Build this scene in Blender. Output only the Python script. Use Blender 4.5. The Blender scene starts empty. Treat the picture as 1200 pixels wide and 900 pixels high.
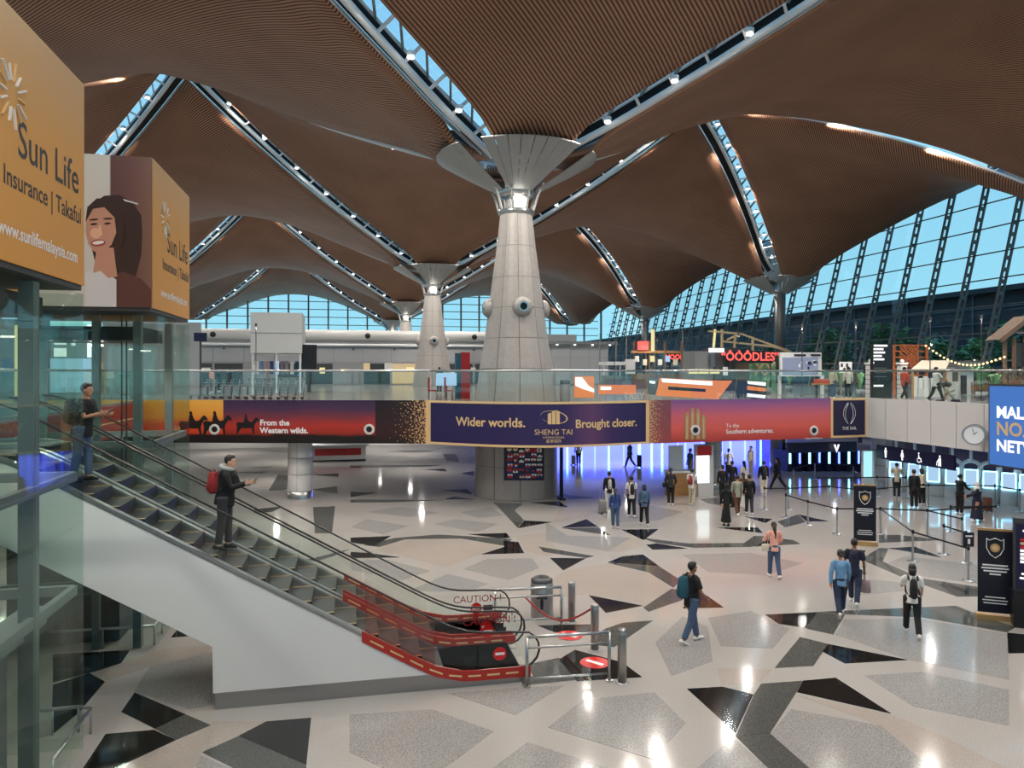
import bpy, bmesh, math, random
from mathutils import Vector, Matrix
random.seed(7)
R = math.radians
# ---------------------------------------------------------------- camera, sky, exposure
scene = bpy.context.scene
COL = scene.collection
EYE = 5.9; YAW = R(12.2); FPX = 860.0; HZ = 436.0
SA, CA = math.sin(YAW), math.cos(YAW)
cam_d = bpy.data.cameras.new('camera'); cam = bpy.data.objects.new('camera', cam_d); COL.objects.link(cam)
cam.location = (0, 0, EYE); cam.rotation_euler = (R(90), 0, -YAW)
cam_d.sensor_width = 36.0; cam_d.lens = FPX / 1200 * 36; cam_d.shift_y = -14 / 1200
cam_d.clip_start = 0.05; cam_d.clip_end = 2000
scene.camera = cam
vs = scene.view_settings
vs.view_transform = 'Standard'; vs.look = 'None'; vs.exposure = 0.0; vs.gamma = 1.0; vs.use_curve_mapping = False
cy = scene.cycles
cy.max_bounces = 7; cy.diffuse_bounces = 3; cy.glossy_bounces = 3; cy.transmission_bounces = 4
cy.transparent_max_bounces = 24; cy.caustics_reflective = False; cy.caustics_refractive = False
cy.sample_clamp_indirect = 4.0

world = bpy.data.worlds.new('sky'); scene.world = world; world.use_nodes = True
wn = world.node_tree; wn.nodes.clear()
w_out = wn.nodes.new('ShaderNodeOutputWorld'); w_bg = wn.nodes.new('ShaderNodeBackground')
w_tc = wn.nodes.new('ShaderNodeTexCoord'); w_sep = wn.nodes.new('ShaderNodeSeparateXYZ'); w_rp = wn.nodes.new('ShaderNodeValToRGB')
wn.links.new(w_tc.outputs['Generated'], w_sep.inputs[0]); wn.links.new(w_sep.outputs['Z'], w_rp.inputs[0])
w_rp.color_ramp.elements[0].position = 0.0; w_rp.color_ramp.elements[0].color = (0.34, 0.66, 0.76, 1)
w_rp.color_ramp.elements[1].position = 0.55; w_rp.color_ramp.elements[1].color = (0.18, 0.43, 0.68, 1)
wn.links.new(w_rp.outputs[0], w_bg.inputs[0]); w_bg.inputs[1].default_value = 1.35
wn.links.new(w_bg.outputs[0], w_out.inputs[0])
LAMP_W = 1100.0      # watts of each skylight downlight

# ---------------------------------------------------------------- where a pixel of the photo lies in the hall
def at(px, py, d):                       # pixel at forward distance d
    la = (px - 600) / FPX * d
    return Vector((d * SA + la * CA, d * CA - la * SA, EYE - (py - HZ) / FPX * d))
def fl(px, py, z=0.0):                   # pixel on the horizontal plane z
    return at(px, py, (EYE - z) * FPX / (py - HZ))
def ray_x(px, X):                        # distance Y where the pixel column meets the plane x = X
    return X / math.tan(math.atan((px - 600) / FPX) + YAW)

# ---------------------------------------------------------------- materials
M = {}
def new_mat(name):
    m = bpy.data.materials.new(name); m.use_nodes = True; M[name] = m
    return m, m.node_tree.nodes, m.node_tree.links, m.node_tree.nodes['Principled BSDF']
def mat(name, col, rough=0.5, metal=0.0, emit=0.0, noise=0.0, scale=8.0, bump=0.0, ecol=None, spec=0.5):
    m, N, L, b = new_mat(name)
    c = tuple(col) + (1,)
    b.inputs['Base Color'].default_value = c; b.inputs['Roughness'].default_value = rough; b.inputs['Metallic'].default_value = metal
    b.inputs['Specular IOR Level'].default_value = spec
    if emit:
        b.inputs['Emission Color'].default_value = tuple(ecol or col) + (1,); b.inputs['Emission Strength'].default_value = emit
    if noise or bump:
        tc = N.new('ShaderNodeTexCoord'); n = N.new('ShaderNodeTexNoise'); n.inputs['Scale'].default_value = scale; n.inputs['Detail'].default_value = 5
        L.new(tc.outputs['Object'], n.inputs['Vector'])
        if noise:
            r = N.new('ShaderNodeValToRGB')
            r.color_ramp.elements[0].position = 0.3; r.color_ramp.elements[1].position = 0.7
            r.color_ramp.elements[0].color = tuple(x * (1 - noise) for x in col) + (1,)
            r.color_ramp.elements[1].color = tuple(min(1, x * (1 + noise)) for x in col) + (1,)
            L.new(n.outputs['Fac'], r.inputs[0]); L.new(r.outputs[0], b.inputs['Base Color'])
        if bump:
            bp = N.new('ShaderNodeBump'); bp.inputs['Strength'].default_value = bump; bp.inputs['Distance'].default_value = 0.02
            L.new(n.outputs['Fac'], bp.inputs['Height']); L.new(bp.outputs[0], b.inputs['Normal'])
    return m
def srgb(r, g, b):
    f = lambda v: ((v / 255 + 0.055) / 1.055) ** 2.4 if v > 10 else v / 255 / 12.92
    return (f(r), f(g), f(b))
def granite(name, c1, c2, rough=0.12, scale=60):
    m, N, L, b = new_mat(name)
    tc = N.new('ShaderNodeTexCoord'); n = N.new('ShaderNodeTexNoise'); n.inputs['Scale'].default_value = scale; n.inputs['Detail'].default_value = 3
    n2 = N.new('ShaderNodeTexNoise'); n2.inputs['Scale'].default_value = 0.35; n2.inputs['Detail'].default_value = 4
    L.new(tc.outputs['Object'], n.inputs['Vector']); L.new(tc.outputs['Object'], n2.inputs['Vector'])
    r = N.new('ShaderNodeValToRGB'); r.color_ramp.elements[0].position = 0.36; r.color_ramp.elements[1].position = 0.62
    r.color_ramp.elements[0].color = c1 + (1,); r.color_ramp.elements[1].color = c2 + (1,)
    mx = N.new('ShaderNodeMix'); mx.data_type = 'RGBA'; mx.blend_type = 'MULTIPLY'; mx.inputs[0].default_value = 0.35
    r2 = N.new('ShaderNodeValToRGB'); r2.color_ramp.elements[0].position = 0.35; r2.color_ramp.elements[1].position = 0.65
    r2.color_ramp.elements[0].color = (0.75, 0.72, 0.7, 1); r2.color_ramp.elements[1].color = (1, 1, 1, 1)
    L.new(n.outputs['Fac'], r.inputs[0]); L.new(n2.outputs['Fac'], r2.inputs[0])
    L.new(r.outputs[0], mx.inputs[6]); L.new(r2.outputs[0], mx.inputs[7]); L.new(mx.outputs[2], b.inputs['Base Color'])
    b.inputs['Roughness'].default_value = rough
    return m
def glass(name, tint, refl=0.06, rough=0.02, graze=0.8):
    m = bpy.data.materials.new(name); m.use_nodes = True; M[name] = m
    N = m.node_tree.nodes; L = m.node_tree.links; N.clear()
    o = N.new('ShaderNodeOutputMaterial'); t = N.new('ShaderNodeBsdfTransparent'); g = N.new('ShaderNodeBsdfGlossy'); mx = N.new('ShaderNodeMixShader')
    f = N.new('ShaderNodeLayerWeight'); f.inputs['Blend'].default_value = 0.5
    pw = N.new('ShaderNodeMath'); pw.operation = 'POWER'; pw.inputs[1].default_value = 4.0
    ml = N.new('ShaderNodeMath'); ml.operation = 'MULTIPLY'; ml.inputs[1].default_value = graze
    ad = N.new('ShaderNodeMath'); ad.operation = 'ADD'; ad.inputs[1].default_value = refl + 0.03; ad.use_clamp = True
    L.new(f.outputs['Facing'], pw.inputs[0]); L.new(pw.outputs[0], ml.inputs[0])
    t.inputs[0].default_value = tuple(tint) + (1,); g.inputs[0].default_value = (0.95, 1.0, 0.97, 1); g.inputs['Roughness'].default_value = rough
    L.new(ml.outputs[0], ad.inputs[0]); L.new(ad.outputs[0], mx.inputs[0]); L.new(t.outputs[0], mx.inputs[1]); L.new(g.outputs[0], mx.inputs[2]); L.new(mx.outputs[0], o.inputs[0])
    return m
def emis(name, col, s=1.0):
    return mat(name, (0.02, 0.02, 0.02), 0.4, emit=s, ecol=col)

granite('stone_base', (0.335, 0.315, 0.297), (0.45, 0.428, 0.408), 0.085)
granite('stone_grey', (0.21, 0.207, 0.204), (0.37, 0.363, 0.357), 0.10, 45)
granite('stone_pink', (0.33, 0.285, 0.25), (0.43, 0.385, 0.35), 0.10, 50)
granite('stone_dark', (0.060, 0.063, 0.060), (0.10, 0.105, 0.10), 0.08, 40)
granite('stone_black', (0.006, 0.006, 0.006), (0.014, 0.014, 0.014), 0.08, 40)
mat('upper_floor', (0.20, 0.205, 0.20), 0.15, noise=0.15, scale=3)
mat('white_wall', srgb(230, 228, 226), 0.45)
mat('panel_white', srgb(208, 206, 204), 0.4)
mat('joint', (0.12, 0.12, 0.12), 0.7)
mat('soffit', (0.55, 0.55, 0.55), 0.6)
mat('grey_wall', srgb(150, 150, 152), 0.5)
mat('grey_panel', srgb(165, 165, 168), 0.45)
mat('mid_grey', srgb(120, 122, 124), 0.5)
mat('dark_grey', srgb(58, 60, 62), 0.45)
mat('black', (0.008, 0.008, 0.009), 0.4)
mat('rubber', (0.012, 0.012, 0.012), 0.35)
mat('steel', (0.55, 0.55, 0.55), 0.28, 1.0)
mat('brushed', (0.42, 0.40, 0.38), 0.38, 1.0)
mat('white_metal', (0.72, 0.74, 0.76), 0.35)
mat('grey_metal', srgb(118, 126, 124), 0.4, 0.3)
mat('facade_steel', srgb(120, 122, 122), 0.5)
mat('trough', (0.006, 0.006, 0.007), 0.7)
mat('gold', srgb(198, 160, 105), 0.35, 0.5)
mat('gold_print', srgb(225, 190, 140), 0.5)
mat('white_print', (0.85, 0.85, 0.85), 0.5)
mat('col_panel', srgb(152, 146, 142), 0.38, noise=0.06, scale=5)
mat('capital', srgb(158, 157, 155), 0.35, noise=0.03, scale=3)
mat('red', srgb(200, 28, 30), 0.4)
mat('red_deep', srgb(150, 25, 30), 0.45)
mat('orange_ad', srgb(222, 160, 82), 0.5)
mat('navy', srgb(22, 20, 60), 0.35)
mat('navy_dark', srgb(16, 18, 34), 0.4)
mat('wood_lt', srgb(176, 130, 80), 0.5, noise=0.15, scale=6)
mat('timber', srgb(120, 96, 78), 0.6, noise=0.2, scale=5)
mat('timber_orange', srgb(190, 105, 60), 0.6, noise=0.15, scale=5)
mat('leaf', srgb(112, 156, 112), 0.6, noise=0.4, scale=3)
mat('leaf2', srgb(132, 176, 120), 0.6, noise=0.4, scale=3)
mat('bark', srgb(80, 66, 52), 0.8)
mat('overhang_shade', srgb(60, 74, 96), 0.6)  # roof underside outside the glass, its shade put into the colour
mat('outside_dark', srgb(46, 50, 58), 0.7)
mat('outside_line', srgb(84, 94, 108), 0.6)
mat('asphalt', srgb(70, 75, 80), 0.9)
mat('beige_edge', srgb(205, 180, 140), 0.5)
mat('step_metal', srgb(62, 62, 62), 0.4, 0.6)
mat('red_band', srgb(176, 44, 34), 0.35)
mat('cloth_white', (0.75, 0.74, 0.72), 0.8)
emis('lamp_white', (1.0, 0.95, 0.85), 14.0)
emis('lamp_soft', (1.0, 0.93, 0.8), 4.0)
emis('led_blue', (0.06, 0.10, 1.0), 9.0)
emis('led_cyan', (0.22, 0.7, 1.0), 7.0)
emis('led_deep', (0.05, 0.05, 0.9), 2.6)
emis('screen_white', (0.9, 1.0, 1.0), 1.6)
emis('screen_cyan', (0.45, 0.9, 0.95), 1.0)
emis('screen_blue', srgb(60, 118, 200), 0.9)
emis('screen_pale', (0.45, 0.68, 0.95), 0.9)
emis('letter_white', (1, 1, 1), 1.3)
emis('letter_red', (1.0, 0.10, 0.08), 1.6)
emis('bulb', (1.0, 0.75, 0.3), 3.0)
emis('strip_yellow', (1.0, 0.85, 0.4), 0.9)
emis('strip_blue', (0.5, 0.7, 1.0), 1.1)
emis('shop_warm', (1.0, 0.75, 0.4), 0.6)
emis('orange_reflection', srgb(235, 130, 66), 1.05)
emis('poster_screen', srgb(150, 160, 190), 0.7)
glass('glass_clear', (0.93, 0.97, 0.955), 0.02)
glass('glass_green', (0.90, 0.945, 0.92), 0.015, graze=0.05)
glass('glass_facade', (0.80, 0.92, 0.97), 0.01)
glass('glass_sky', (0.90, 0.97, 1.0), 0.0)
glass('glass_red', (0.80, 0.42, 0.36), 0.05)
glass('glass_lens', (0.85, 0.85, 0.85), 0.05)

def wood_ceiling():
    m, N, L, b = new_mat('ceiling_wood')
    tc = N.new('ShaderNodeUVMap'); sp = N.new('ShaderNodeSeparateXYZ'); L.new(tc.outputs[0], sp.inputs[0])
    mu = N.new('ShaderNodeMath'); mu.operation = 'MULTIPLY'; mu.inputs[1].default_value = 6.5      # slats per metre
    fr = N.new('ShaderNodeMath'); fr.operation = 'FRACT'
    L.new(sp.outputs['X'], mu.inputs[0]); L.new(mu.outputs[0], fr.inputs[0])
    r = N.new('ShaderNodeValToRGB')
    e = r.color_ramp.elements; e[0].position = 0.0; e[0].color = srgb(88, 62, 50) + (1,); e[1].position = 0.38; e[1].color = srgb(90, 63, 50) + (1,)
    x = e.new(0.44); x.color = srgb(176, 131, 106) + (1,); x = e.new(0.94); x.color = srgb(182, 137, 110) + (1,); x = e.new(1.0); x.color = srgb(90, 62, 49) + (1,)
    L.new(fr.outputs[0], r.inputs[0])
    n = N.new('ShaderNodeTexNoise'); n.inputs['Scale'].default_value = 0.25; n.inputs['Detail'].default_value = 6
    L.new(tc.outputs[0], n.inputs['Vector'])
    r2 = N.new('ShaderNodeValToRGB'); r2.color_ramp.elements[0].position = 0.35; r2.color_ramp.elements[1].position = 0.7
    r2.color_ramp.elements[0].color = (0.80, 0.78, 0.76, 1); r2.color_ramp.elements[1].color = (1, 1, 1, 1)
    L.new(n.outputs['Fac'], r2.inputs[0])
    mx = N.new('ShaderNodeMix'); mx.data_type = 'RGBA'; mx.blend_type = 'MULTIPLY'; mx.inputs[0].default_value = 1.0
    L.new(r.outputs[0], mx.inputs[6]); L.new(r2.outputs[0], mx.inputs[7]); L.new(mx.outputs[2], b.inputs['Base Color'])
    b.inputs['Roughness'].default_value = 0.55
    b.inputs['Specular IOR Level'].default_value = 0.25
    return m
wood_ceiling()

def ramp_print(name, stops, axis='Y', rough=0.45, noise=0.0, nscale=3.0):
    """flat print: colour stops along the print's own height (Y) or length (X), with cloudy noise"""
    m, N, L, b = new_mat(name)
    tc = N.new('ShaderNodeUVMap'); sp = N.new('ShaderNodeSeparateXYZ'); L.new(tc.outputs[0], sp.inputs[0])
    src = sp.outputs[axis]
    if noise:
        n = N.new('ShaderNodeTexNoise'); n.inputs['Scale'].default_value = nscale; n.inputs['Detail'].default_value = 5
        L.new(tc.outputs[0], n.inputs['Vector'])
        sb = N.new('ShaderNodeMath'); sb.operation = 'SUBTRACT'; sb.inputs[1].default_value = 0.5; L.new(n.outputs['Fac'], sb.inputs[0])
        mu = N.new('ShaderNodeMath'); mu.operation = 'MULTIPLY_ADD'; mu.inputs[1].default_value = noise
        L.new(sb.outputs[0], mu.inputs[0]); L.new(src, mu.inputs[2]); src = mu.outputs[0]
    r = N.new('ShaderNodeValToRGB'); e = r.color_ramp.elements
    e[0].position = stops[0][0]; e[0].color = stops[0][1] + (1,); e[1].position = stops[-1][0]; e[1].color = stops[-1][1] + (1,)
    for p, c in stops[1:-1]:
        x = e.new(p); x.color = c + (1,)
    L.new(src, r.inputs[0]); L.new(r.outputs[0], b.inputs['Base Color']); b.inputs['Roughness'].default_value = rough
    return m, N, L, b, tc, r
def speckle_print(name, base_stops, axis='Y', dens=0.62, dir_x=1, scale=24, gold=srgb(214, 170, 120)):
    """print of gold glitter that thickens along X over a colour ramp"""
    m, N, L, b, tc, r = ramp_print(name, base_stops, axis)
    n = N.new('ShaderNodeTexNoise'); n.inputs['Scale'].default_value = scale; n.inputs['Detail'].default_value = 2
    mp = N.new('ShaderNodeMapping'); mp.inputs['Scale'].default_value = (1.2, 1.0, 1); L.new(tc.outputs[0], mp.inputs[0]); L.new(mp.outputs[0], n.inputs['Vector'])
    sp = N.new('ShaderNodeSeparateXYZ'); L.new(tc.outputs[0], sp.inputs[0])
    ma = N.new('ShaderNodeMath'); ma.operation = 'MULTIPLY_ADD'; ma.inputs[1].default_value = 0.30 * dir_x; ma.inputs[2].default_value = -0.30 if dir_x > 0 else 0.0
    L.new(sp.outputs['X'], ma.inputs[0])
    ad = N.new('ShaderNodeMath'); ad.operation = 'ADD'; L.new(n.outputs['Fac'], ad.inputs[0]); L.new(ma.outputs[0], ad.inputs[1])
    gt = N.new('ShaderNodeMath'); gt.operation = 'GREATER_THAN'; gt.inputs[1].default_value = dens - 0.16; L.new(ad.outputs[0], gt.inputs[0])
    mx = N.new('ShaderNodeMix'); mx.data_type = 'RGBA'; L.new(gt.outputs[0], mx.inputs[0]); L.new(r.outputs[0], mx.inputs[6]); mx.inputs[7].default_value = gold + (1,)
    L.new(mx.outputs[2], b.inputs['Base Color'])
    return m
ramp_print('sunset', [(0.0, srgb(14, 8, 8)), (0.17, srgb(20, 10, 10)), (0.24, srgb(150, 40, 22)), (0.42, srgb(176, 48, 36)), (0.60, srgb(120, 48, 60)), (0.80, srgb(72, 42, 74)), (1.0, srgb(52, 34, 66))], noise=0.22, nscale=4)
ramp_print('sunset_gold', [(0.0, srgb(14, 8, 8)), (0.17, srgb(20, 10, 10)), (0.24, srgb(205, 62, 26)), (0.45, srgb(215, 84, 34)), (0.62, srgb(226, 150, 50)), (1.0, srgb(232, 170, 70))], noise=0.15, nscale=3)
speckle_print('glitter_r', [(0.0, srgb(12, 8, 8)), (0.25, srgb(50, 18, 18)), (0.5, srgb(44, 20, 26)), (1.0, srgb(22, 14, 26))], dir_x=1, dens=0.66)
speckle_print('glitter_l', [(0.0, srgb(150, 70, 66)), (1.0, srgb(120, 70, 84))], dir_x=-1)
ramp_print('dusk', [(0.0, srgb(172, 58, 52)), (0.35, srgb(214, 92, 82)), (0.62, srgb(206, 96, 108)), (0.85, srgb(160, 90, 134)), (1.0, srgb(124, 82, 140))], noise=0.18, nscale=3)
ramp_print('purple_print', [(0.0, srgb(34, 26, 78)), (0.6, srgb(46, 32, 86)), (0.72, srgb(96, 58, 100)), (0.82, srgb(52, 34, 88)), (1.0, srgb(32, 24, 76))], axis='X')
ramp_print('portrait_bg', [(0.0, srgb(205, 196, 186)), (0.675, srgb(208, 200, 190)), (0.685, srgb(96, 60, 58)), (0.85, srgb(110, 72, 66)), (1.0, srgb(128, 92, 78))], axis='X')
ramp_print('orange_grad', [(0.0, srgb(214, 150, 70)), (0.6, srgb(222, 162, 86)), (1.0, srgb(216, 176, 128))])

# ---------------------------------------------------------------- mesh builder and object helpers
class MB:
    def __init__(s): s.v = []; s.f = []; s.uv = {}; s.mi = []
    def add(s, vs, fs, m=0):
        o = len(s.v); s.v += [tuple(v) for v in vs]
        s.f += [tuple(i + o for i in f) for f in fs]; s.mi += [m] * len(fs); return s
    def box(s, c, d, rz=0, m=0, tilt=None):
        x, y, z = d[0] / 2, d[1] / 2, d[2] / 2
        P = [Vector(p) for p in ((-x, -y, -z), (x, -y, -z), (x, y, -z), (-x, y, -z), (-x, -y, z), (x, -y, z), (x, y, z), (-x, y, z))]
        if tilt: P = [tilt @ p for p in P]
        if rz:
            r = Matrix.Rotation(rz, 3, 'Z'); P = [r @ p for p in P]
        c = Vector(c)
        return s.add([p + c for p in P], [(0, 3, 2, 1), (4, 5, 6, 7), (0, 1, 5, 4), (1, 2, 6, 5), (2, 3, 7, 6), (3, 0, 4, 7)], m)
    def ab(s, a, b, m=0):
        c = [(a[i] + b[i]) / 2 for i in range(3)]; d = [abs(a[i] - b[i]) for i in range(3)]
        return s.box(c, d, m=m)
    def bar(s, p, q, w, h=None, m=0, up=(0, 0, 1)):
        h = h or w; p = Vector(p); q = Vector(q); d = (q - p).normalized(); u = Vector(up)
        if abs(d.dot(u)) > 0.98: u = Vector((0, 1, 0))
        a = d.cross(u).normalized() * (w / 2); b = d.cross(a).normalized() * (h / 2)
        V = [p - a - b, p + a - b, p + a + b, p - a + b, q - a - b, q + a - b, q + a + b, q - a + b]
        return s.add(V, [(0, 3, 2, 1), (4, 5, 6, 7), (0, 1, 5, 4), (1, 2, 6, 5), (2, 3, 7, 6), (3, 0, 4, 7)], m)
    def path(s, pts, r, n=8, m=0, cap=True, closed=False):
        pts = [Vector(p) for p in pts]; k = len(pts); rr = r if isinstance(r, (list, tuple)) else [r] * k
        V = []; prev = None
        for i in range(k):
            if closed: d = pts[(i + 1) % k] - pts[i - 1]
            else: d = pts[min(i + 1, k - 1)] - pts[max(i - 1, 0)]
            d = d.normalized() if d.length > 1e-9 else Vector((0, 0, 1))
            if prev is None:
                u = Vector((0, 0, 1)) if abs(d.z) < 0.9 else Vector((1, 0, 0))
                a = d.cross(u).normalized()
            else:
                a = (prev - d * prev.dot(d)).normalized()
            b = d.cross(a); prev = a
            e = rr[i] if isinstance(rr[i], (list, tuple)) else (rr[i], rr[i])
            for j in range(n):
                t = 2 * math.pi * j / n
                V.append(pts[i] + a * (math.cos(t) * e[0]) + b * (math.sin(t) * e[1]))
        F = []
        for i in range(k if closed else k - 1):
            i2 = (i + 1) % k
            for j in range(n):
                F.append((i * n + j, i * n + (j + 1) % n, i2 * n + (j + 1) % n, i2 * n + j))
        if cap and not closed:
            F.append(tuple(range(n - 1, -1, -1))); F.append(tuple((k - 1) * n + j for j in range(n)))
        return s.add(V, F, m)
    def tube(s, p, q, r, n=8, m=0): return s.path([p, q], r, n, m)
    def lathe(s, prof, c=(0, 0, 0), n=24, m=0, a0=0.0, a1=2 * math.pi):
        full = abs(a1 - a0 - 2 * math.pi) < 1e-6; k = n if full else n + 1; V = []; F = []
        for (r, z) in prof:
            for j in range(k):
                t = a0 + (a1 - a0) * j / n
                V.append((c[0] + r * math.cos(t), c[1] + r * math.sin(t), c[2] + z))
        for i in range(len(prof) - 1):
            for j in range(n):
                j2 = (j + 1) % k
                F.append((i * k + j, i * k + j2, (i + 1) * k + j2, (i + 1) * k + j))
        return s.add(V, F, m)
    def prism(s, poly, z0, z1, m=0):
        n = len(poly); a = sum(poly[i][0] * poly[(i + 1) % n][1] - poly[(i + 1) % n][0] * poly[i][1] for i in range(n))
        if a < 0: poly = poly[::-1]
        V = [(p[0], p[1], z0) for p in poly] + [(p[0], p[1], z1) for p in poly]
        F = [tuple(range(n - 1, -1, -1)), tuple(range(n, 2 * n))] + [(i, (i + 1) % n, n + (i + 1) % n, n + i) for i in range(n)]
        return s.add(V, F, m)
    def plate(s, poly, o, ax, ay, t, m=0):
        """flat outline poly (x, y) laid in the plane o + x*ax + y*ay with thickness t"""
        o = Vector(o); ax = Vector(ax); ay = Vector(ay); nn = ax.cross(ay).normalized() * t; n = len(poly)
        a = sum(poly[i][0] * poly[(i + 1) % n][1] - poly[(i + 1) % n][0] * poly[i][1] for i in range(n))
        if a < 0: poly = poly[::-1]
        V = [o + ax * p[0] + ay * p[1] for p in poly]; V += [v + nn for v in V]
        F = [tuple(range(n - 1, -1, -1)), tuple(range(n, 2 * n))] + [(i, (i + 1) % n, n + (i + 1) % n, n + i) for i in range(n)]
        return s.add(V, F, m)
    def ball(s, c, r, n=10, k=7, m=0):
        r = r if isinstance(r, (list, tuple)) else (r, r, r); V = []; F = []
        for i in range(k + 1):
            f = math.pi * i / k
            for j in range(n):
                t = 2 * math.pi * j / n
                V.append((c[0] + r[0] * math.sin(f) * math.cos(t), c[1] + r[1] * math.sin(f) * math.sin(t), c[2] - r[2] * math.cos(f)))
        for i in range(k):
            for j in range(n):
                F.append((i * n + j, i * n + (j + 1) % n, (i + 1) * n + (j + 1) % n, (i + 1) * n + j))
        return s.add(V, F, m)
    def mesh(s, name, mats, smooth=False):
        me = bpy.data.meshes.new(name); me.from_pydata(s.v, [], s.f)
        mats = mats if isinstance(mats, (list, tuple)) else [mats]
        for x in mats: me.materials.append(M[x])
        if len(mats) > 1: me.polygons.foreach_set('material_index', s.mi)
        if smooth:
            me.polygons.foreach_set('use_smooth', [True] * len(me.polygons))
        me.validate(); me.update()
        return me
    def build(s, name, mats, parent=None, smooth=False):
        return link(name, s.mesh(name, mats, smooth), parent)
def link(name, data, parent=None, M4=None):
    o = bpy.data.objects.new(name, data); COL.objects.link(o)
    if M4 is not None: o.matrix_world = M4
    if parent is not None: adopt(o, parent)
    return o
def adopt(o, parent):
    o.parent = parent
    inv = PINV.get(parent.name)
    if inv is None:
        inv = parent.matrix_basis.inverted()
        PINV[parent.name] = inv
    o.matrix_parent_inverse = inv
PINV = {}
def tag(o, label=None, cat=None, group=None, kind=None):
    if label: o['label'] = label
    if cat: o['category'] = cat
    if group: o['group'] = group
    if kind: o['kind'] = kind
    return o
def empty(name, loc, label=None, cat=None, group=None, kind=None):
    o = bpy.data.objects.new(name, None); COL.objects.link(o); o.location = loc; o.empty_display_size = 0.2
    return tag(o, label, cat, group, kind)
def local_empty(name, loc, rz, label=None, cat=None, group=None):
    """an empty whose children are modelled in its own local axes"""
    o = empty(name, loc, label, cat, group); o.rotation_euler.z = rz; PINV[o.name] = Matrix.Identity(4)
    return o
def part_of_part(o):
    PINV[o.name] = Matrix.Identity(4); return o
def copy_tree(o, parent=None):
    c = o.copy(); COL.objects.link(c)
    if parent is not None: c.parent = parent
    for ch in [x for x in KIDS.get(o.name, [])]: copy_tree(ch, c)
    return c
KIDS = {}
def kids(o):
    for ch in o.children: kids(ch)
    KIDS[o.name] = list(o.children)
def struct(o): o['kind'] = 'structure'; return o
def uv_grid(name, pts, mats, parent=None, m=0, flip=False):
    """strip: pts = list of (u, bottom, top); makes a uv-mapped sheet"""
    V = []; F = []; U = []
    for (u, a, b) in pts: V += [tuple(a), tuple(b)]
    for i in range(len(pts) - 1):
        q = (2 * i, 2 * i + 2, 2 * i + 3, 2 * i + 1)
        F.append(q[::-1] if flip else q)
    me = bpy.data.meshes.new(name); me.from_pydata(V, [], F); me.materials.append(M[mats])
    uvl = me.uv_layers.new(name='UVMap')
    for p in me.polygons:
        for li in p.loop_indices:
            vi = me.loops[li].vertex_index
            uvl.data[li].uv = (pts[vi // 2][0], vi % 2)
    me.update()
    return link(name, me, parent)
_tc = {}
def text_geo(s, size, align='CENTER', bold=0.0):
    key = (s, size, align, bold)
    if key in _tc: return _tc[key]
    cu = bpy.data.curves.new('t', 'FONT'); cu.body = s; cu.size = size; cu.align_x = align; cu.align_y = 'CENTER'; cu.resolution_u = 3; cu.offset = bold
    o = bpy.data.objects.new('t', cu); COL.objects.link(o)
    dg = bpy.context.evaluated_depsgraph_get()
    me = bpy.data.meshes.new_from_object(o.evaluated_get(dg), depsgraph=dg)
    r = ([(v.co.x, v.co.y) for v in me.vertices], [tuple(p.vertices) for p in me.polygons])
    bpy.data.objects.remove(o); bpy.data.curves.remove(cu); bpy.data.meshes.remove(me)
    _tc[key] = r
    return r
def text(name, s, size, fn, mt, parent, align='CENTER', bold=0.0, sx=1.0):
    """lettering laid on a surface through fn(x, y) -> point"""
    vs_, fs_ = text_geo(s, size, align, bold)
    b = MB(); b.add([fn(x * sx, y) for x, y in vs_], fs_)
    return b.build(name, mt, parent)
def plane_fn(o, ax, ay=(0, 0, 1)):
    o = Vector(o); ax = Vector(ax).normalized(); ay = Vector(ay).normalized()
    return lambda x, y: o + ax * x + ay * y
def spot(name, loc, w, col=(1.0, 0.93, 0.84), size=R(150), rad=0.12, blend=0.6, rot=(0, 0, 0)):
    l = bpy.data.lights.new(name, 'SPOT'); l.energy = w; l.color = col; l.spot_size = size; l.spot_blend = blend; l.shadow_soft_size = rad
    o = bpy.data.objects.new(name, l); COL.objects.link(o); o.location = loc; o.rotation_euler = rot
    return o
def area(name, loc, w, sx, sy, col=(1, 1, 1), rot=(0, 0, 0)):
    l = bpy.data.lights.new(name, 'AREA'); l.shape = 'RECTANGLE'; l.size = sx; l.size_y = sy; l.energy = w; l.color = col
    o = bpy.data.objects.new(name, l); COL.objects.link(o); o.location = loc; o.rotation_euler = rot
    return o
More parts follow.
